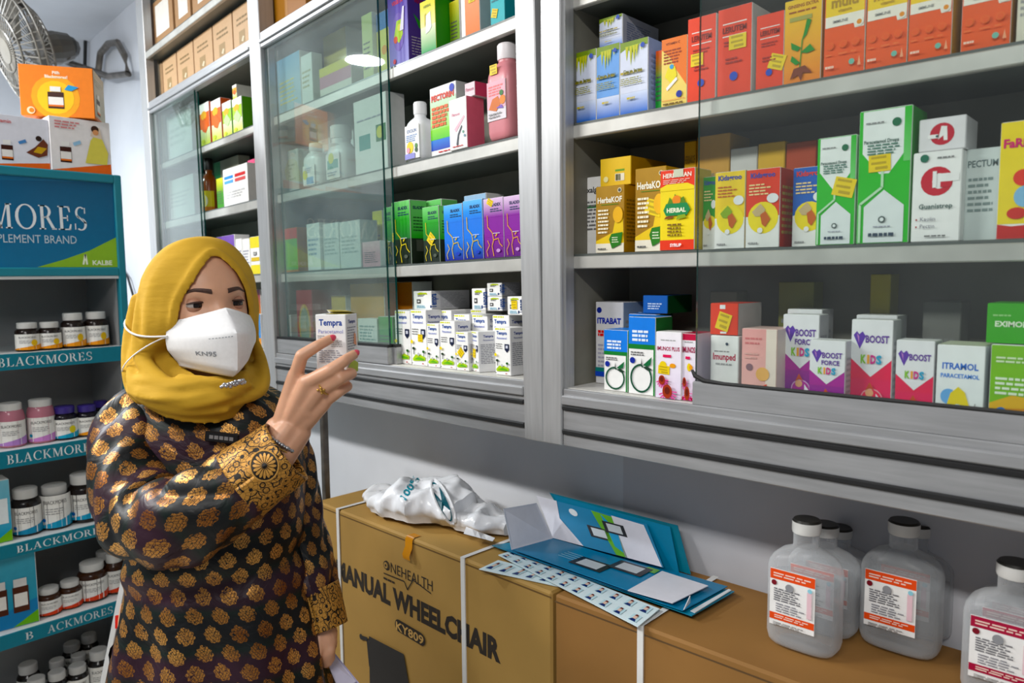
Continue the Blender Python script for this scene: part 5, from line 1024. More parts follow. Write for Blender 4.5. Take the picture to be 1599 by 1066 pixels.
# held back against the wall: the upright behind the woman's cuff
b = MB(); q = onZ(489, 775, BT); b.box(q.x-.008, q.y+.03, 0, q.x+.008, q.y+.046, CAMZ-.33, bv=.002)
tag(b.build('metal_upright', 'steel'), 'thin dull metal upright between the wheelchair carton and the woman', 'post')
# white pole with a red tag
A0, B0 = C(203, 868, 1.85), onZ(98, 1385, 0)
pole = empty('leaning_pole', Mx.Translation((B0.x, B0.y, 0)), 'white metal pole leaning beside the vitamin display with a red and white tag', 'pole')
b = MB(); b.tube([B0, A0], .0105, 6); part(b, 'rod', pole, 'whitem')
q = C(188, 972, 1.80); b = MB(); b.T = Mx.Translation(q) @ _m.to_3x3().to_4x4(); b.box(-.011, -.013, -.002, .006, .018, .004, '#d8281e'); b.box(.0, -.013, .002, .024, .008, .006, '#e9e9e6'); part(b, 'tag', pole, 'print')
# wall fan with its pipe bracket, cables
fan = empty('wall_fan', C(40, 60, 2.75), 'grey wall fan with wire cage above the orange box', 'fan')
fc = C(34, 78, 2.75); fx = (RW @ V((1, -.1, .45))).normalized(); fn = (RW @ V((-.62, .35, -.7))).normalized(); fy = fn.cross(fx).normalized(); fx = fy.cross(fn)
FT = Mx((fx, fy, fn)).transposed().to_4x4(); FT.translation = fc
def fp(r, t, z): return FT @ V((r*math.cos(t), r*math.sin(t), z))
RF = .21
b = MB()
for k in range(44):
    t = 2*PI*k/44; b.tube([fp(.03, t, .055), fp(RF*.6, t, .05), fp(RF*.95, t, .02), fp(RF, t, 0)], .0022, 4, '#8d8880'); b.tube([fp(.04, t, -.06), fp(RF*.7, t, -.05), fp(RF, t, 0)], .0022, 4, '#6f6a62')
for r, z in ((RF, 0), (RF*.95, .02), (RF*.62, .05), (RF*.35, .054), (RF*.7, -.05)): b.tube([fp(r, 2*PI*k/32, z) for k in range(32)], .004, 5, '#6f6a62', closed=True)
part(b, 'cage', fan, 'plastic')
for k in range(3):
    b = MB(); t = 2*PI*k/3
    b.loft([[tuple(fp(r, t+a_, z)) for r, a_, z in ((.03, -.3, -.01), (.17, -.45+.1*i, -.02+.012*i), (.185, .1, .0+.012*i), (.03, .4, .012))] for i in range(2)], '#5a564f', cap0=True, cap1=True); part(b, 'blade', fan, 'plastic')
b = MB(); b.T = FT; b.lathe([(.01, .062), (.045, .058), (.045, .048)], 16, '#8a857c'); part(b, 'hub', fan, 'plastic'); b = MB(); b.T = FT; b.lathe([(.05, -.17), (.062, -.12), (.055, -.06)], 16, '#4a4640'); part(b, 'motor', fan, 'plastic')
b = MB(); b.tube([C(10, -10, 2.7), C(40, 12, 2.72), C(72, 52, 2.78), C(108, 92, 2.85)], .011, 8, '#b8b2a8'); part(b, 'arm', fan, 'steel')
def onwall(px, py, off):
    r = ray(px, py); return CAM+r*((_jw-CAM).dot(_n)/r.dot(_n))-_n*off
b = MB(); b.tube([C(92, 62, 2.85), C(112, 74, 2.95)]+[onwall(x, y, o_) for x, y, o_ in ((150, 104, .14), (186, 122, .05), (211, 117, .03), (205, 88, .03), (194, 68, .03), (180, 70, .03), (167, 85, .03), (163, 118, .03), (160, 146, .03), (150, 157, .03))], .016, 8, '#5c564d'); part(b, 'pipe_bracket', fan, 'steel')
b = MB(); b.T = Mx.Translation(C(106, 74, 2.95)); b.sphere((0, 0, 0), .045, 12, '#2b2824'); part(b, 'bracket_joint', fan, 'plastic')
b = MB(); b.tube([onwall(165, -8, .02), onwall(146, 22, .02), onwall(140, 60, .02), onwall(139, 108, .02)], .009, 6, '#1d1c1a'); tag(b.build('power_cable', 'rubber'), 'dark cable running down the room corner behind the fan', 'cable')
b = MB(); b.tube([onwall(x, y, .02) for x, y in ((196, 418), (206, 432), (215, 462), (221, 505), (216, 560), (208, 590))], .006, 6, '#77786a'); tag(b.build('power_cable', 'rubber'), 'grey-green cable hanging on the wall beside the display frame', 'cable')
# ================================================================== the woman
UPV = V((0, 0, 1))
RT = (RW @ V((1, 0, 0))); RT.z = 0; RT.normalize()
TC = UPV.cross(RT) * -1                                  # horizontally back toward the camera side
if TC.dot(-VD) < 0: TC = -TC
base = C(335, 900, 1.33); base.z = 0
woman = empty('person', Mx.Translation(base), 'woman in mustard headscarf, white mask and dark gold-patterned tunic holding up a carton', 'person')
def pt(o, kind=None):
    o.parent = woman; o.matrix_parent_inverse = woman.matrix_world.inverted(); return o
def fuse(prims, voxel, smooth, name):
    """overlapping capsules grown into one continuous surface"""
    b = MB()
    for (p, q, r0, r1) in prims:
        p, q = V(p), V(q); d = q-p; l = d.length
        t = d/l if l > 1e-6 else UPV; a = t.orthogonal().normalized(); c = t.cross(a); N = 14; rings = []
        for k in range(5): g = PI/2*k/4-PI/2; rings.append((p+t*(r0*math.sin(g)), max(r0*math.cos(g), r0*.03)))
        for k in range(5): g = PI/2*k/4; rings.append((q+t*(r1*math.sin(g)), max(r1*math.cos(g), r1*.03)))
        b.loft([[tuple(o+(a*math.cos(2*PI*j/N)+c*math.sin(2*PI*j/N))*r) for j in range(N)] for o, r in rings], cap0=True, cap1=True)
    me = bpy.data.meshes.new(name); me.from_pydata(b.v, [], b.f); o = bpy.data.objects.new(name, me); COL.objects.link(o)
    m = o.modifiers.new('r', 'REMESH'); m.mode = 'VOXEL'; m.voxel_size = voxel
    s = o.modifiers.new('s', 'SMOOTH'); s.iterations = smooth; s.factor = .5
    dg = bpy.context.evaluated_depsgraph_get(); me2 = bpy.data.meshes.new_from_object(o.evaluated_get(dg))
    bpy.data.objects.remove(o); bpy.data.meshes.remove(me); return me2
E = C(343, 475, 1.215)
_tc = V((CAM.x-E.x, CAM.y-E.y, 0)).normalized(); _rt = V((-_tc.y, _tc.x, 0))
if _rt.dot(RT) < 0: _rt = -_rt
th = math.radians(20); Fd = _tc*math.cos(th)+_rt*math.sin(th); hx = V((-Fd.y, Fd.x, 0)); hx = hx if hx.dot(_rt) > 0 else -hx
HT = Mx((hx, -Fd, UPV)).transposed().to_4x4(); HT.translation = E      # local: x to her left, -y ahead, z up
HT = HT @ Mx.Rotation(math.radians(-1.5), 4, 'Y')
def HL(x, y, z): return HT @ V((x, -y, z))
def sm(a, b, x): t = min(max((x-a)/(b-a), 0), 1); return t*t*(3-2*t)
def gs(x, s): return math.exp(-(x/s)**2)
def facept(x, z, dy=0):
    k = 1-.22*sm(-.045, -.115, z); a, c = .071*k, .118
    q = max(0, 1-(x/a)**2-((z+.008)/c)**2); y = -.088+.094*math.sqrt(q)
    y -= .011*(gs(abs(x)-.032, .017)*gs(z, .0125)); y += .0045*gs(abs(x)-.028, .026)*gs(z-.021, .009)
    y += .021*gs(x, .0105)*sm(.012, -.036, z)*(1-sm(-.04, -.056, z)); y += .004*gs(abs(x)-.045, .02)*gs(z+.03, .02)
    return (x, y+dy, z)
# --- body: head, trunk, arms and hands in one mesh
hv, hf = [], []
NA, NB = 72, 60
for i in range(NB+1):
    ph = PI*i/NB
    for j in range(NA):
        t = 2*PI*j/NA; z = -.008-.118*math.cos(ph); x = .071*math.sin(ph)*math.sin(t)*(1-.22*sm(-.045, -.115, z))
        if math.cos(t) >= 0: p = facept(x*.999, z); p = (x, p[1]*1.0 if math.sin(ph) > .02 else -.088, z)
        else: p = (x, -.088+.1*math.sin(ph)*math.cos(t), z)
        hv.append(tuple(HL(*p)))
for i in range(NB):
    for j in range(NA): k = (j+1) % NA; hf.append((i*NA+j, i*NA+k, (i+1)*NA+k, (i+1)*NA+j))
W0 = C(449, 672, 1.19)
kn = [C(462, 586, 1.185), C(480, 597, 1.172), C(494, 612, 1.176), C(505, 628, 1.19)]
fing = [
    [(kn[0], .0108), (C(471, 555, 1.168), .0095), (C(495, 540, 1.172), .0083), (C(516, 529, 1.186), .0072)],
    [(kn[1], .0112), (C(516, 578, 1.158), .0098), (C(538, 563, 1.165), .0085), (C(553, 553, 1.186), .0072)],
    [(kn[2], .0108), (C(532, 590, 1.164), .0094), (C(549, 583, 1.184), .0084), (C(546, 581, 1.208), .0074)],
    [(kn[3], .0098), (C(528, 612, 1.178), .0085), (C(543, 603, 1.196), .0076), (C(538, 598, 1.218), .0068)]]
pr = []
for f in fing:
    for (p, r), (q, s) in zip(f, f[1:]): pr.append((p, q, r, s))
wl_, wr_ = C(432, 668, 1.2), C(467, 676, 1.195)
for i, k_ in enumerate(kn):
    w_ = wl_.lerp(wr_, .2+i*.2); pr.append((w_, k_, .0165, .0125))
    if i: pr.append((kn[i-1].lerp(w_, .45), k_.lerp(w_, .45), .0135, .0135))
pr.append((kn[0].lerp(kn[3], .1), kn[0].lerp(kn[3], .9), .011, .011))
pr += [(C(462, 640, 1.215), C(487, 610, 1.245), .017, .0125), (C(487, 610, 1.245), C(502, 582, 1.262), .0122, .0105), (C(502, 582, 1.262), C(517, 560, 1.264), .0105, .0085)]
fa0 = C(330, 770, 1.13)
pr += [(wl_, C(418, 705, 1.18), .0175, .022), (wr_, C(432, 722, 1.18), .0175, .022), (W0, C(420, 712, 1.18), .02, .027), (C(420, 712, 1.18), fa0, .029, .036), (fa0, C(235, 812, 1.2), .036, .04), (C(235, 812, 1.2), C(205, 690, 1.3), .04, .048)]
pr = [(p, q, r*1.1, s*1.1) for p, q, r, s in pr]
hand = fuse(pr, .0024, 5, 'hand')
cb = lambda px, py, d=1.33: C(px, py, d)
hip = cb(337, 960)
hz = lambda p, z: V((p.x, p.y, z))
lf = [base+RT*s*.085 for s in (-1, 1)]
bp = [(HL(0, -.09, -.09), cb(325, 640), .05, .058), (cb(240, 662, 1.33), cb(405, 662, 1.34), .05, .05), (cb(325, 660), cb(335, 800), .095, .09), (cb(335, 800), cb(337, 980), .09, .105), (cb(300, 980), cb(374, 980), .09, .09),
      (C(405, 665, 1.36), C(452, 760, 1.37), .045, .038), (C(452, 760, 1.37), C(478, 850, 1.36), .036, .032), (C(478, 850, 1.36), C(503, 960, 1.34), .031, .022)]
for p in lf: bp += [(hz(p, hip.z), hz(p, .45), .085, .055), (hz(p, .45), hz(p, .1), .052, .035), (hz(p, .06), hz(p, .035)+TC*.12, .036, .024)]
# left hand holding the lilac paper
lw = C(504, 965, 1.335)
bp.append((lw, C(508, 992, 1.33), .02, .024))
trunk = fuse(bp, .008, 4, 'trunk')
lpz = []
for i, (dx, l_) in enumerate(((-9, 30), (-3, 37), (3, 35), (8, 28))):
    p0, p1, p2 = C(508+dx, 1000, 1.322), C(509+dx*.9, 1000+l_*.55, 1.312), C(511+dx*.8, 1000+l_, 1.322); lpz += [(p0, p1, .0095, .0085), (p1, p2, .0085, .007)]
lpz += [(lw, C(508, 1004, 1.325), .02, .022), (C(500, 985, 1.32), C(496, 1020, 1.30), .012, .0085)]
lh = fuse(lpz, .003, 3, 'lefthand')
bm = bmesh.new()
for me in (hand, trunk, lh): bm.from_mesh(me); bpy.data.meshes.remove(me)
me = bpy.data.meshes.new('h'); me.from_pydata(hv, [], hf); bm.from_mesh(me); bpy.data.meshes.remove(me)
me = bpy.data.meshes.new('body'); bm.to_mesh(me); bm.free(); me.materials.append(M['skin']); me.polygons.foreach_set('use_smooth', [True]*len(me.polygons))
ob = bpy.data.objects.new('body', me); COL.objects.link(ob); pt(ob)
# --- face details
M['eye'] = mat('eye_white', '#b9aea6', .2); M['iris'] = mat('dark_iris', '#1c100a', .08, 0, 80, .3); M['hairbrow'] = mat('brow_hair', '#4a3026', .7, 0, 200, .3); M['lid'] = mat('eyelid_skin', '#b98468', .5, 0, 60, .08)
for s in (-1, 1):
    ec = V((s*.0325, -.0220, 0)); b = MB(); b.T = HT
    R0 = .0145
    b.sphere((ec.x, -ec.y, 0), R0, 20, '#fff'); e = b.build('eye', 'eye', smooth=True); pt(e)
    b = MB(); b.T = HT; g = V((.16, .98, -.04)).normalized(); a_ = g.cross(UPV).normalized(); c_ = g.cross(a_)
    ip = lambda r, t, k: (lambda v: (v.x, -v.y, v.z))(ec+(g*math.sqrt(max(0, 1-r*r))+a_*r*math.cos(t)+c_*r*math.sin(t))*R0*k)
    b.loft([[ip(r, 2*PI*j/20, k) for j in range(20)] for r, k in ((.6, 1.01), (.54, 1.03), (.25, 1.045), (.01, 1.05))], '#fff', cap1=True); i_ = b.build('iris', 'iris', smooth=True); i_.parent = e; i_.matrix_parent_inverse = e.matrix_world.inverted(); 
    for up in (1, -1):                                   # eyelids
        b = MB(); b.T = HT; rows = []
        for k in range(7):
            row = []
            for j in range(15):
                az = math.radians(-74+148*j/14); op = (.31 if up > 0 else .28)*math.cos(az*.92)**.8
                el = (op+(1.25-op)*k/6)*up; rr = R0*1.09
                row.append((ec.x+rr*math.sin(az)*math.cos(el), -(ec.y+rr*math.cos(az)*math.cos(el)), rr*math.sin(el)))
            rows.append(row)
        b.loft(rows, closed=False); pt(b.build('eyelid', 'lid', smooth=True))
        if up > 0:
            b = MB(); b.T = HT; b.tube([(x, y-.0012, z+.0003) for x, y, z in rows[0]], [.0006+.0011*math.sin(PI*j/14) for j in range(15)], 6); pt(b.build('lashes', 'hairbrow', smooth=True))
    b = MB(); b.T = HT; rows = []
    for j in range(13):
        t = j/12; x = s*(.013+.040*t); z = .0215+.0035*math.sin(PI*t*.8)-.005*sm(.55, 1, t); w_ = .0034*(1-.75*t**1.5)+.0005
        x_, y_, z_ = facept(x, z, .0012); rows.append([(x, -y_, z-w_), (x, -(y_+.0012), z), (x, -facept(x, z+w_, .0012)[1], z+w_)])
    b.loft(rows, closed=False); pt(b.build('eyebrow', 'hairbrow', smooth=True))
# --- mask
CL = [(.0245, -.006), (.047, -.028), (.064, -.045), (.062, -.07), (.056, -.104), (.034, -.116)]
def cl(v):
    t = v*(len(CL)-1); i = min(int(t), len(CL)-2); f = t-i; return (CL[i][0]*(1-f)+CL[i+1][0]*f, CL[i][1]*(1-f)+CL[i+1][1]*f)
def maskpt(u, v, e=0):
    yc, zc = cl(v); a = abs(u); ye = -.044; ze = -.026-.074*v
    x = u*(.066+.008*math.sin(PI*min(1, v*1.05+.05)))*(1-.16*max(0, v-.6)*2.5*a); k = a**1.12
    y = yc*(1-k)+ye*k+.013*math.sin(PI*a)*math.sin(PI*min(1, v*.8+.2)); z = zc*(1-a**1.05)+ze*a**1.05
    fy = facept(x, z)[1]+.002 if abs(x) < .07 else -1
    return V((x, -(max(y, fy)+e), z))
b = MB(); b.T = HT; NU, NV = 40, 25
b.loft([[tuple(maskpt(-1+2*i/NU, j/NV)) for i in range(NU+1)] for j in range(NV+1)], '#f3f3f4', closed=False)
M['maskm'] = mat('white_nonwoven', '#fff', .75, 0, 160, .04, .08, attr=True)
mk = b.build('face_mask', 'maskm', smooth=True); pt(mk)
md = mk.modifiers.new('thickness', 'SOLIDIFY'); md.thickness = .0018
b = MB(); b.T = HT
for k in range(16):
    u = -.86+.8*k/16; b.add([maskpt(u, .42, .003), maskpt(u+.03, .42, .003), maskpt(u+.03, .433, .003), maskpt(u, .433, .003)], [(0, 1, 2, 3)], '#a9adb2')
vs, fs, w_ = glyphs('KN95', .02); b.add([maskpt(-.66+.30*x/w_, .68-.06*y, .0048) for x, y in vs], fs, '#8a8e94')
o = b.build('mask_print', 'maskm'); o.parent = mk; o.matrix_parent_inverse = mk.matrix_world.inverted(); o.matrix_world = Mx()
_nt = M['scarf'].node_tree
for _q in _nt.nodes:
    if _q.type == 'BUMP': _q.inputs['Distance'].default_value = .014; _q.inputs['Strength'].default_value = .28
    if _q.type == 'MAPPING': _q.inputs['Rotation'].default_value = (.3, .75, 0); _q.inputs['Scale'].default_value = (.8, .8, 3.2)
# --- headscarf: a hood swept back from the face opening, and a wrapped cowl
OP2 = [(.004, .083), (.024, .071), (.046, .044), (.060, .012), (.066, -.03), (.060, -.08), (.036, -.118), (0, -.128), (-.036, -.118), (-.058, -.08), (-.062, -.03), (-.0565, .004), (-.040, .038), (-.017, .069)]
OP = [(x, z, (facept(x*.97, z)[1] if z > -.1 else -.01)+.004) for x, z in OP2]
OU = [(0, .112, -.075), (.045, .101, -.075), (.078, .066, -.08), (.091, .015, -.085), (.092, -.04, -.085), (.09, -.1, -.08), (.055, -.135, -.07), (0, -.15, -.06), (-.055, -.135, -.07), (-.098, -.1, -.085), (-.1, -.045, -.09), (-.094, .015, -.09), (-.080, .066, -.085), (-.046, .101, -.078)]
def cr_(P, t):
    n = len(P); i = int(t) % n; f = t-int(t); p0, p1, p2, p3 = (V(P[(i+k) % n]) for k in (-1, 0, 1, 2))
    return .5*((2*p1)+(p2-p0)*f+(2*p0-5*p1+4*p2-p3)*f*f+(3*p1-p0-3*p2+p3)*f**3)
def interp_(rows, k):
    out = []
    for i in range(len(rows)-1):
        P = [V(rows[max(i-1, 0)]), V(rows[i]), V(rows[i+1]), V(rows[min(i+2, len(rows)-1)])]
        for s in range(k): f = s/k; out.append(.5*(2*P[1]+(P[2]-P[0])*f+(2*P[0]-5*P[1]+4*P[2]-P[3])*f*f+(3*P[1]-P[0]-3*P[2]+P[3])*f**3))
    return out+[V(rows[-1])]
NS = 112; hood = []
for k in range(26):
    ring = []; w = k/25
    for j in range(NS):
        t = len(OP)*j/NS; o_ = cr_(OP, t); u_ = cr_(OU, t)
        if w < .08: p = o_+V((o_.x, 0, o_.y)).normalized()*0; p = o_.lerp(u_, .02)+V((0, 0, 0)); q = .004*math.sin(PI*w/.08); d = V((o_.x, o_.y, 0)).normalized(); p += d*q+V((0, 0, .004*(w/.08)))
        elif w < .5:
            f = (w-.08)/.42; g = math.sin(f*PI/2); p = V((o_.x+(u_.x-o_.x)*g, o_.y+(u_.y-o_.y)*g, o_.z+.004+(u_.z-o_.z-.004)*f)); d = V((o_.x, o_.y, 0)).normalized(); p += d*.006*math.sin(PI*f)
        else:
            f = (w-.5)/.5; c = math.cos(f*PI/2); p = V((u_.x*c+.0, (u_.y+.01)*c-.01, u_.z-.118*math.sin(f*PI/2)))
        fold = .0042*(abs(math.sin(15*w+p.y*34+1.6*math.sin(2*PI*j/NS*2)))*1.6-.8)*sm(.1, .3, w)*(1-sm(.85, 1, w))*(.35+.65*sm(.02, -.08, p.y))
        d = V((p.x, p.y, 0)); d = d.normalized() if d.length > 1e-4 else V((0, 0, 0)); p += d*fold
        ring.append((p.x, -p.z, p.y))
    hood.append(ring)
b = MB(); b.T = HT; b.loft(hood, cap1=True)
cow = []
NC = 128; NK = 34
for k in range(NK+1):
    f = k/NK; ring = []
    for j in range(NC):
        g = 2*PI*j/NC; c, s = math.cos(g), math.sin(g); fr = max(0, s)
        zt_ = -.108-.006*fr; zb_ = -.152-.044*fr**1.5-.010*c*c; z = zt_+(zb_-zt_)*f
        rx = .092+.013*math.sin(PI*min(1, f*1.1))-.002*f; ry = .086+.026*math.sin(PI*min(1, f*1.2))
        ph = g*1.0+f*2.2; w_ = .0095*(abs(math.sin(2.1*f*PI+2.1*c-.9*s+.5*math.sin(3*g)))-.55)+.0045*(abs(math.sin(4.1*f*PI+3.0*c+1.4*s))-.5)+.003*noise.noise(V((c*3+f*2, s*3, f*4)))
        w_ *= math.sin(PI*min(1, f*1.02+.05))*.9+.1
        x = -.022+(rx+w_)*c; y = -.078+(ry+w_)*s
        ring.append((x, -y, z))
    cow.append(ring)
last = [(x*.8-.004, y*.8-.2*.075*0+.0, z-.002) for x, y, z in cow[-1]]
b.loft(cow+[[(-.022+(p[0]+.022)*.9, .078+(p[1]-.078)*.9, p[2]+.004) for p in cow[-1]]])
for path, r0 in (([(-.082, -.105, .05), (-.097, -.1, -.02), (-.103, -.082, -.085), (-.082, -.02, -.128), (-.03, .012, -.144), (.02, .02, -.15)], .011), ([(-.092, -.12, -.03), (-.110, -.105, -.1), (-.112, -.06, -.140), (-.07, -.002, -.164), (-.005, .024, -.172)], .012), ([(.082, -.075, -.06), (.084, -.05, -.11), (.06, .0, -.15), (.0, .024, -.164)], .010), ([(-.09, -.13, .02), (-.101, -.135, -.06), (-.108, -.12, -.13), (-.105, -.09, -.16)], .015), ([(-.07, -.02, -.112), (-.02, .022, -.128), (.04, .018, -.138)], .008)):
    q = interp_(path, 8); m_ = len(q); b.tube([(x, -y, z) for x, y, z in q], [r0*1.22*(.3+.75*math.sin(PI*(.06+.88*i/(m_-1)))) for i in range(m_)], 12)
me = bpy.data.meshes.new('s'); me.from_pydata(b.v, [], b.f); so = bpy.data.objects.new('s', me); COL.objects.link(so)
md = so.modifiers.new('a', 'SOLIDIFY'); md.thickness = .007; md.offset = -1
md = so.modifiers.new('b', 'REMESH'); md.mode = 'VOXEL'; md.voxel_size = .0034
md = so.modifiers.new('c', 'SMOOTH'); md.iterations = 11; md.factor = .5
me2 = bpy.data.meshes.new_from_object(so.evaluated_get(bpy.context.evaluated_depsgraph_get())); bpy.data.objects.remove(so); bpy.data.meshes.remove(me)
me2.name = 'headscarf'; me2.materials.clear(); me2.materials.append(M['scarf']); me2.polygons.foreach_set('use_smooth', [True]*len(me2.polygons))
sc = bpy.data.objects.new('headscarf', me2); COL.objects.link(sc); pt(sc)
b = MB()
from mathutils.bvhtree import BVHTree
_tr = BVHTree.FromPolygons([v.co for v in sc.data.vertices], [tuple(p.vertices) for p in sc.data.polygons]); _hc = HL(0, -.09, -.02)
def cling(a, z, n=22, bow=0):
    rs = []; ds = []
    for k in range(n):
        t = k/(n-1); p = a.lerp(z, t)+V((0, 0, bow*math.sin(PI*t))); d = (p-_hc).normalized(); hit = _tr.ray_cast(_hc+d*.4, -d)
        ds.append(d); rs.append((p-_hc).length if k == 0 or hit[0] is None else (hit[0]-_hc).length+.002)
    raw = list(rs)
    for _ in range(8): rs = [rs[0]]+[max((rs[i-1]+rs[i]+rs[i+1])/3, raw[i]) for i in range(1, n-1)]+[rs[-1]]
    for _ in range(4): rs = [rs[0]]+[(rs[i-1]+rs[i]*2+rs[i+1])/4 for i in range(1, n-1)]+[rs[-1]]
    return [_hc+d*(r+.0012) for d, r in zip(ds, rs)]
_sa = HT @ (maskpt(-.985, .30)+V((-.001, -.002, 0))); _sb = HT @ (maskpt(-.985, .33)+V((-.001, -.002, 0)))
st1 = cling(_sa, C(247, 478, 1.30), bow=-.004); st2 = cling(_sb, C(264, 540, 1.29), bow=.012)
b.tube(st1, .0017, 6, '#f4f4f4'); b.tube(st2, .0012, 6, '#f4f4f4')
for q in (st1, st2): pass
o = b.build('mask_strap', 'maskm', smooth=True); o.parent = mk; o.matrix_parent_inverse = mk.matrix_world.inverted()
M['silver'] = mat('silver', '#c9c9cc', .25, .9, 60, .15); M['gold'] = mat('gold', '#d8b05a', .25, .9, 60, .1); M['nail'] = mat('coral_nail_lacquer', '#e0445c', .18, 0, 40, .05, coat=.5)
b = MB(); rr = random.Random(3)
for k in range(22): b.sphere(HL(-.026+.038*k/21, .052+.004*rr.random(), -.132+.006*rr.random()+.005*k/21), .0024+.0014*rr.random(), 8)
pt(b.build('brooch', 'silver', smooth=True))
# --- tunic
def cloth(name):
    m = bpy.data.materials.new(name); m.use_nodes = True; nt = m.node_tree; n = nt.nodes; L = nt.links.new; B = n['Principled BSDF']
    uv = n.new('ShaderNodeUVMap'); uv.uv_map = 'UV'; sp = n.new('ShaderNodeSeparateXYZ'); L(uv.outputs[0], sp.inputs[0])
    def mt(op, a, b=None, c=None):
        q = n.new('ShaderNodeMath'); q.operation = op
        for i, x in enumerate((a, b, c)):
            if x is None: continue
            if isinstance(x, (int, float)): q.inputs[i].default_value = x
            else: L(x, q.inputs[i])
        return q.outputs[0]
    PX, PY = .037, .030
    v = mt('DIVIDE', sp.outputs[1], PY); row = mt('FLOOR', v); odd = mt('MODULO', mt('ABSOLUTE', row), 2)
    u = mt('ADD', mt('DIVIDE', sp.outputs[0], PX), mt('MULTIPLY', odd, .5))
    a = mt('MULTIPLY', mt('SUBTRACT', mt('FRACT', u), .5), PX); bb = mt('MULTIPLY', mt('SUBTRACT', mt('FRACT', v), .5), PY)
    ang = mt('ARCTAN2', a, bb)
    up = mt('MAXIMUM', bb, 0); ax = mt('ADD', mt('ABSOLUTE', a), mt('MULTIPLY', up, .42))
    r = mt('SQRT', mt('ADD', mt('POWER', ax, 2), mt('POWER', mt('MULTIPLY', bb, .80), 2)))
    edge = mt('ADD', .0120, mt('MULTIPLY', mt('SINE', mt('MULTIPLY', ang, 9)), .0009))
    mask_ = mt('LESS_THAN', r, edge)
    vo = n.new('ShaderNodeTexVoronoi'); vo.feature = 'DISTANCE_TO_EDGE'; vo.inputs['Scale'].default_value = 230; L(uv.outputs[0], vo.inputs['Vector'])
    vein = mt('GREATER_THAN', vo.outputs['Distance'], .05)
    w1 = mt('SINE', mt('MULTIPLY', mt('ADD', mt('ABSOLUTE', a), mt('MULTIPLY', bb, -.55)), 1500)); vein2 = mt('GREATER_THAN', w1, -.88)
    gold = mt('MULTIPLY', mask_, mt('MULTIPLY', vein, vein2))
    # colours: gold thread varies, the ground runs in bands of green-black and maroon
    ns = n.new('ShaderNodeTexNoise'); ns.inputs['Scale'].default_value = 9; L(uv.outputs[0], ns.inputs['Vector'])
    rg = n.new('ShaderNodeValToRGB'); rg.color_ramp.elements[0].color = lin('#8f5419'); rg.color_ramp.elements[1].color = lin('#e6aa55'); rg.color_ramp.elements[0].position = .35; rg.color_ramp.elements[1].position = .7; L(ns.outputs[0], rg.inputs[0])
    band = mt('SINE', mt('MULTIPLY', mt('ADD', sp.outputs[1], mt('MULTIPLY', ns.outputs[0], .02)), 52))
    rb = n.new('ShaderNodeValToRGB'); e = rb.color_ramp.elements; e[0].color = lin('#101214'); e[1].color = lin('#2e1624'); e[0].position = .2; e[1].position = .85; q = e.new(.5); q.color = lin('#0e1d19'); L(mt('MULTIPLY_ADD', band, .5, .5), rb.inputs[0])
    mx = n.new('ShaderNodeMix'); mx.data_type = 'RGBA'; L(gold, mx.inputs[0]); L(rb.outputs[0], mx.inputs[6]); L(rg.outputs[0], mx.inputs[7]); L(mx.outputs[2], B.inputs['Base Color'])
    L(mt('MULTIPLY_ADD', gold, .55, 0), B.inputs['Metallic']); L(mt('MULTIPLY_ADD', gold, -.06, .46), B.inputs['Roughness']); B.inputs['Specular IOR Level'].default_value = .28
    n2 = n.new('ShaderNodeTexNoise'); n2.inputs['Scale'].default_value = 22; n2.inputs['Detail'].default_value = 3; n2.inputs['Distortion'].default_value = 1.2; L(uv.outputs[0], n2.inputs['Vector']); bp = n.new('ShaderNodeBump'); bp.inputs['Distance'].default_value = .006; bp.inputs['Strength'].default_value = .55; L(n2.outputs[0], bp.inputs['Height']); L(bp.outputs[0], B.inputs['Normal'])
    return m
M['brocade'] = cloth('dark_brocade')
def lace():
    m = bpy.data.materials.new('gold_lace'); m.use_nodes = True; nt = m.node_tree; n = nt.nodes; L = nt.links.new; B = n['Principled BSDF']
    uv = n.new('ShaderNodeUVMap'); uv.uv_map = 'UV'
    vo = n.new('ShaderNodeTexVoronoi'); vo.inputs['Scale'].default_value = 60; L(uv.outputs[0], vo.inputs['Vector'])
    wv = n.new('ShaderNodeMath'); wv.operation = 'SINE'; q = n.new('ShaderNodeMath'); q.operation = 'MULTIPLY'; q.inputs[1].default_value = 16; L(vo.outputs['Distance'], q.inputs[0]); L(q.outputs[0], wv.inputs[0])
    v2 = n.new('ShaderNodeTexVoronoi'); v2.feature = 'DISTANCE_TO_EDGE'; v2.inputs['Scale'].default_value = 150; L(uv.outputs[0], v2.inputs['Vector'])
    g1 = n.new('ShaderNodeMath'); g1.operation = 'GREATER_THAN'; g1.inputs[1].default_value = .03; L(v2.outputs['Distance'], g1.inputs[0])
    g2 = n.new('ShaderNodeMath'); g2.operation = 'GREATER_THAN'; g2.inputs[1].default_value = -.72; L(wv.outputs[0], g2.inputs[0])
    g = n.new('ShaderNodeMath'); g.operation = 'MULTIPLY'; L(g1.outputs[0], g.inputs[0]); L(g2.outputs[0], g.inputs[1])
    mx = n.new('ShaderNodeMix'); mx.data_type = 'RGBA'; mx.inputs[6].default_value = lin('#1c140c'); mx.inputs[7].default_value = lin('#c8903a'); L(g.outputs[0], mx.inputs[0]); L(mx.outputs[2], B.inputs['Base Color'])
    B.inputs['Metallic'].default_value = .35; B.inputs['Roughness'].default_value = .45
    bp = n.new('ShaderNodeBump'); bp.inputs['Distance'].default_value = .0015; bp.inputs['Strength'].default_value = .6; L(g.outputs[0], bp.inputs['Height']); L(bp.outputs[0], B.inputs['Normal'])
    return m
M['lace'] = lace()
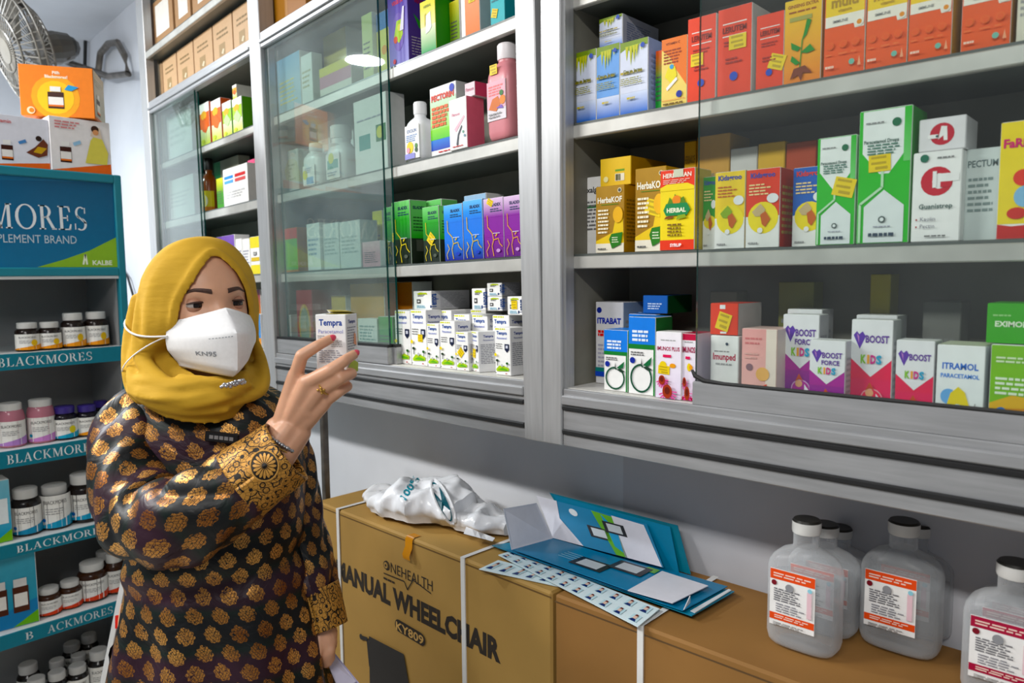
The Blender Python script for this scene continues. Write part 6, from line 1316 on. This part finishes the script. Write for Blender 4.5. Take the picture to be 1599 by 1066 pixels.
class UVB:
    def __init__(s): s.v = []; s.f = []; s.uv = []
    def loft(s, rings, uvs):
        b = len(s.v); n = len(rings[0]); s.v += [tuple(p) for r in rings for p in r]
        for i in range(len(rings)-1):
            for j in range(n-1):
                s.f.append((b+i*n+j, b+i*n+j+1, b+(i+1)*n+j+1, b+(i+1)*n+j)); s.uv += [uvs[i][j], uvs[i][j+1], uvs[i+1][j+1], uvs[i+1][j]]
    def build(s, name, m, thick=0):
        me = bpy.data.meshes.new(name); me.from_pydata(s.v, [], s.f); me.materials.append(M[m]); l = me.uv_layers.new(name='UV'); l.data.foreach_set('uv', [x for q in s.uv for x in q]); me.polygons.foreach_set('use_smooth', [True]*len(s.f)); me.update()
        o = bpy.data.objects.new(name, me); COL.objects.link(o); pt(o)
        if thick: d = o.modifiers.new('thickness', 'SOLIDIFY'); d.thickness = thick; d.offset = -1
        return o
def interp(rows, k):
    """Catmull-Rom through rows of numbers, k steps per span"""
    out = []
    for i in range(len(rows)-1):
        P = [rows[max(i-1, 0)], rows[i], rows[i+1], rows[min(i+2, len(rows)-1)]]
        for s in range(k):
            f = s/k; out.append([.5*(2*P[1][c]+(P[2][c]-P[0][c])*f+(2*P[0][c]-5*P[1][c]+4*P[2][c]-P[3][c])*f*f+(3*P[1][c]-P[0][c]-3*P[2][c]+P[3][c])*f**3) for c in range(len(rows[0]))])
    out.append(list(rows[-1])); return out
TR = [(592, 262, 392, 1.31, .055), (606, 232, 418, 1.32, .075), (630, 196, 452, 1.33, .095), (665, 180, 466, 1.33, .108), (710, 176, 474, 1.33, .114), (770, 182, 478, 1.33, .118), (830, 195, 478, 1.33, .116), (885, 204, 480, 1.33, .114), (950, 196, 494, 1.33, .122), (1020, 182, 508, 1.33, .13), (1100, 168, 520, 1.33, .136), (1250, 150, 535, 1.33, .142), (1420, 140, 545, 1.33, .145)]
tb = UVB(); rings = []; uvs = []; NP = 96; vlen = 0; prev = None
for py, xl, xr, d, ry in interp(TR, 8):
    c = C((xl+xr)/2, py, d); rx = (xr-xl)/2*d/FPX; ring = []
    if prev is not None: vlen += abs(prev-c.z)
    prev = c.z; per = 2*PI*math.sqrt((rx*rx+ry*ry)/2); fo_ = sm(860, 1000, py)
    for j in range(NP+1):
        g = 2*PI*j/NP; co, si = math.cos(g), math.sin(g); k = (abs(co)**2.4+abs(si)**2.4)**(-1/2.4)
        w_ = .008*fo_*math.sin(9*g+1+py*.004)+.003*noise.noise(V((co*3, si*3, py*.02)))*1.6
        w_ += .006*math.sin((py-c.x*60)*.09+3*co)*sm(800, 860, py)*(1-sm(880, 930, py))
        ring.append(c+RT*((rx*k*.985+w_)*co)+TC*((ry*k+w_)*si))
    rings.append(ring); uvs.append([(per*j/NP, -vlen) for j in range(NP+1)])
tb.loft(rings, uvs)
def sleeve(ub, path, k=8, n=64, amp=.005, seed=0, flat_=1.0):
    rows = interp(path, k); rings = []; uvs = []; L_ = 0; up = None
    P = [C(r[0], r[1], r[2]) for r in rows]
    for i, (r, p) in enumerate(zip(rows, P)):
        t = (P[min(i+1, len(P)-1)]-P[max(i-1, 0)]).normalized()
        a = TC-t*TC.dot(t) if up is None else up-t*up.dot(t); a.normalize(); up = a; c = t.cross(a)
        if i: L_ += (p-P[i-1]).length
        ring = []
        for j in range(n+1):
            g = 2*PI*j/n; q = V((math.cos(g)*1.5, math.sin(g)*1.5, L_*14+seed))
            w_ = amp*(noise.noise(q)*1.6+1.5*(abs(math.sin(L_*42+1.8*math.cos(g+seed)+1.2*math.sin(2*g)))-.6))*sm(0, .06, L_)
            rr_ = r[3]+w_; ring.append(p+(a*math.cos(g)+c*math.sin(g))*rr_)
        rings.append(ring); uvs.append([(2*PI*.06*j/n, -L_) for j in range(n+1)])
    ub.loft(rings, uvs)
RS = [(262, 640, 1.33, .045), (225, 650, 1.31, .060), (206, 700, 1.27, .066), (206, 765, 1.22, .067), (236, 812, 1.18, .070), (290, 812, 1.145, .070), (340, 782, 1.14, .064), (382, 752, 1.15, .058)]
sleeve(tb, RS, 8, 72, .0055, 1)
sleeve(tb, [(392, 645, 1.35, .04), (420, 655, 1.36, .05), (440, 705, 1.37, .05), (456, 775, 1.37, .047), (474, 850, 1.36, .045), (494, 925, 1.345, .042)], 8, 48, .005, 4)
tb.build('tunic', 'brocade')
cu = UVB(); sleeve(cu, [(376, 756, 1.148, .0605), (405, 735, 1.155, .058), (448, 704, 1.165, .0535)], 8, 72, .0015, 1); cf = cu.build('sleeve_cuff', 'lace', .003); cf['label'] = 'gold lace cuff of the raised arm'
_ct = BVHTree.FromPolygons([v.co for v in cf.data.vertices], [tuple(p.vertices) for p in cf.data.polygons])
def oncuff(px, py, e):
    r = ray(px, py).normalized(); h_ = _ct.ray_cast(CAM, r); return (h_[0] if h_[0] is not None else C(px, py, 1.1))-r*e
b = MB(); mc = (413, 727); rp = lambda r_, t: (mc[0]+r_*math.cos(t)*.92, mc[1]+r_*math.sin(t))
b.add([oncuff(*mc, .0012)]+[oncuff(*rp(23, 2*PI*i/24), .0008) for i in range(24)], [(0, 1+i, 1+(i+1) % 24) for i in range(24)], '#1c130a', 0)
for i in range(16):
    t = 2*PI*i/16; b.add([oncuff(*rp(4, t), .0022), oncuff(*rp(15, t-.16), .0022), oncuff(*rp(19, t-.1), .002), oncuff(*rp(20.5, t), .002), oncuff(*rp(19, t+.1), .002), oncuff(*rp(15, t+.16), .0022)], [(0, 1, 2, 3, 4, 5)], '#d39a44')
b.tube([oncuff(*rp(24, 2*PI*i/32), .0012) for i in range(32)], .0013, 6, '#d9a24c', closed=True)
M['braid'] = mat('gold_braid', '#fff', .45, .3, 60, .2, attr=True)
o = b.build('cuff_rosette', 'braid'); o.parent = cf; o.matrix_parent_inverse = cf.matrix_world.inverted()
cu = UVB(); sleeve(cu, [(492, 916, 1.346, .044), (500, 945, 1.342, .042), (509, 980, 1.336, .040)], 6, 48, .001, 4); cf = cu.build('sleeve_cuff', 'lace', .003); cf['label'] = 'gold cuff of the lowered arm'
# trousers and shoes below the frame
b = MB()
for p in lf: b.loft([[tuple(hz(p, z)+(RT*math.cos(2*PI*j/24)+TC*math.sin(2*PI*j/24))*r) for j in range(24)] for z, r in ((hip.z-.05, .1), (.5, .085), (.08, .075))], '#15161a')
M['dark'] = mat('black_cloth', '#15161a', .7, 0, 30, .2); pt(b.build('trousers', 'dark', smooth=True)); 
for p in lf:
    b = MB(); c0 = hz(p, 0)+TC*.06; b.loft([[tuple(c0+RT*(.046*k*math.cos(2*PI*j/20))+TC*(.125*k*math.sin(2*PI*j/20))+UPV*z) for j in range(20)] for k, z in ((.95, 0), (1, .015), (.95, .045), (.6, .075))], '#111', cap0=True, cap1=True); pt(b.build('shoe', 'rubber', smooth=True))
# name tag on the chest
b = MB(); q0 = C(347, 683, 1.33); q0 = q0+(CAM-q0).normalized()*.128; b.T = Mx((RT, -TC, UPV)).transposed().to_4x4(); b.T.translation = q0; b.T = b.T @ Mx.Rotation(.12, 4, 'Y')
b.box(-.028, -.003, -.009, .028, .002, .009, '#141518', bv=.002)
for k in range(5): b.box(-.02+.0082*k, -.0036, -.003, -.0135+.0082*k, -.003, .003, '#8f8f90')
pt(b.build('name_tag', 'plastic'))
# bracelet, ring, nails
ax = (W0-C(420, 712, 1.18)).normalized(); bc = C(437, 690, 1.187); a_ = (TC-ax*TC.dot(ax)).normalized(); c_ = ax.cross(a_)
b = MB()
for k in range(40): g = 2*PI*k/40; b.sphere(bc+(a_*math.cos(g)*.0285+c_*math.sin(g)*.031), .0032 if k % 2 else .0042, 8)
pt(b.build('bracelet', 'silver', smooth=True))
b = MB(); b.tube([bc-ax*.006+(a_*math.cos(2*PI*k/40)*.0285+c_*math.sin(2*PI*k/40)*.031) for k in range(40)], .0014, 6, closed=True); pt(b.build('bangle', 'gold', smooth=True))
p0, p1 = fing[2][0][0], fing[2][1][0]; ax = (p1-p0).normalized(); rc = p0.lerp(p1, .33); a_ = (TC-ax*TC.dot(ax)).normalized(); c_ = ax.cross(a_)
b = MB(); b.tube([rc+(a_*math.cos(2*PI*k/28)+c_*math.sin(2*PI*k/28))*.0118 for k in range(28)], .0016, 6, closed=True)
for dx, dz in ((0, 0), (.004, .001), (-.004, .001), (0, .004), (.001, -.004)): b.sphere(rc+a_*.0125-UPV*.002+RT*dx*1.2+UPV*dz, .0022, 8)
pt(b.build('ring', 'gold', smooth=True))
for (p, r), (q, s_) in ((fing[0][2], fing[0][3]), (fing[1][2], fing[1][3])):
    t = (q-p).normalized(); n_ = (CAM-q); n_ = (n_-t*n_.dot(t)).normalized(); w_ = t.cross(n_); c0 = q+n_*s_*.62+t*s_*.25
    b = MB(); b.loft([[tuple(c0+t*(.0072*math.cos(PI*(i/8-.5))*math.cos(2*PI*j/16))+w_*(.0054*math.cos(PI*(i/8-.5))*math.sin(2*PI*j/16))+n_*(.0034*math.sin(PI*(i/8-.5)))) for j in range(16)] for i in range(9)]); pt(b.build('fingernail', 'nail', smooth=True))
# --- the held carton (a thing of its own) and the paper in the other hand
hb = C(518.5, 585, 1.203); ya = math.radians(13); nn = TC*math.cos(ya)-RT*math.sin(ya); xd = RT*math.cos(ya)+TC*math.sin(ya)
HB = Mx((xd, -nn, UPV)).transposed().to_4x4(); HB.translation = hb
w_, h_, d_ = .0535, .0985, .043
b = MB(); b.box(-w_/2, 0, 0, w_/2, d_, h_, '#f4f4f4', bv=.001); a = Art(b, w_, h_, d_)
a.t('Tempra', .5, .82, .105, '#20459c', .76, .025); a.t('Paracetamol', .5, .69, .066, '#8d94cc', .86, 0); a.ln(.06, .3, .6, .66, 2, '#666', .3); a.ln(.5, .95, .46, .58, 4, '#777', .3, 5); a.ln(.1, .9, .2, .42, 6, '#9a9aa2', .4, 9); a.p([(.03, .02), (.97, .02), (.97, .08), (.5, .12), (.03, .08)], '#a9cc1e')
a.side = 'R'; a.n = 2; a.t('Tempra', .5, .85, .06, '#44518f', .8, .03); a.ln(.1, .9, .4, .8, 9, '#9a9aa4', .4, 4); a.p([(.6, .5), (.85, .46), (.8, .66), (.66, .68)], '#f0a884'); a.p([(.1, .02), (.9, .02), (.95, .16), (.5, .24), (.1, .14)], '#b4c42a')
a.side = 'T'; a.n = 2; a.r(.2, .35, .97, .9, '#e9d85a'); a.r(.25, .06, .7, .3, '#55565e')
b.add([(-w_/2+.004, d_-.001, h_), (w_/2-.002, d_-.001, h_), (w_/2-.003, d_*.35, h_+.006), (-w_/2+.012, d_*.4, h_+.007)], [(0, 1, 2, 3)], '#f2f2f2')
tag(b.build('medicine_carton', 'print', mw=HB), 'white paracetamol carton with blue lettering held up between the woman\'s fingers', 'carton')
b = MB(); fq = [C(509, 1024, 1.345), C(522, 1020, 1.36), C(575, 1085, 1.36), C(548, 1120, 1.34)]; sheet(b, fq, '#c9c4e4', .002); sheet(b, [fq[0]+TC*.006, fq[1]+TC*.004, C(556, 1064, 1.352), C(530, 1080, 1.335)], '#dcd9ee', .001)
tag(b.build('folded_paper', 'print'), 'folded lilac paper in the woman\'s lowered hand', 'paper')
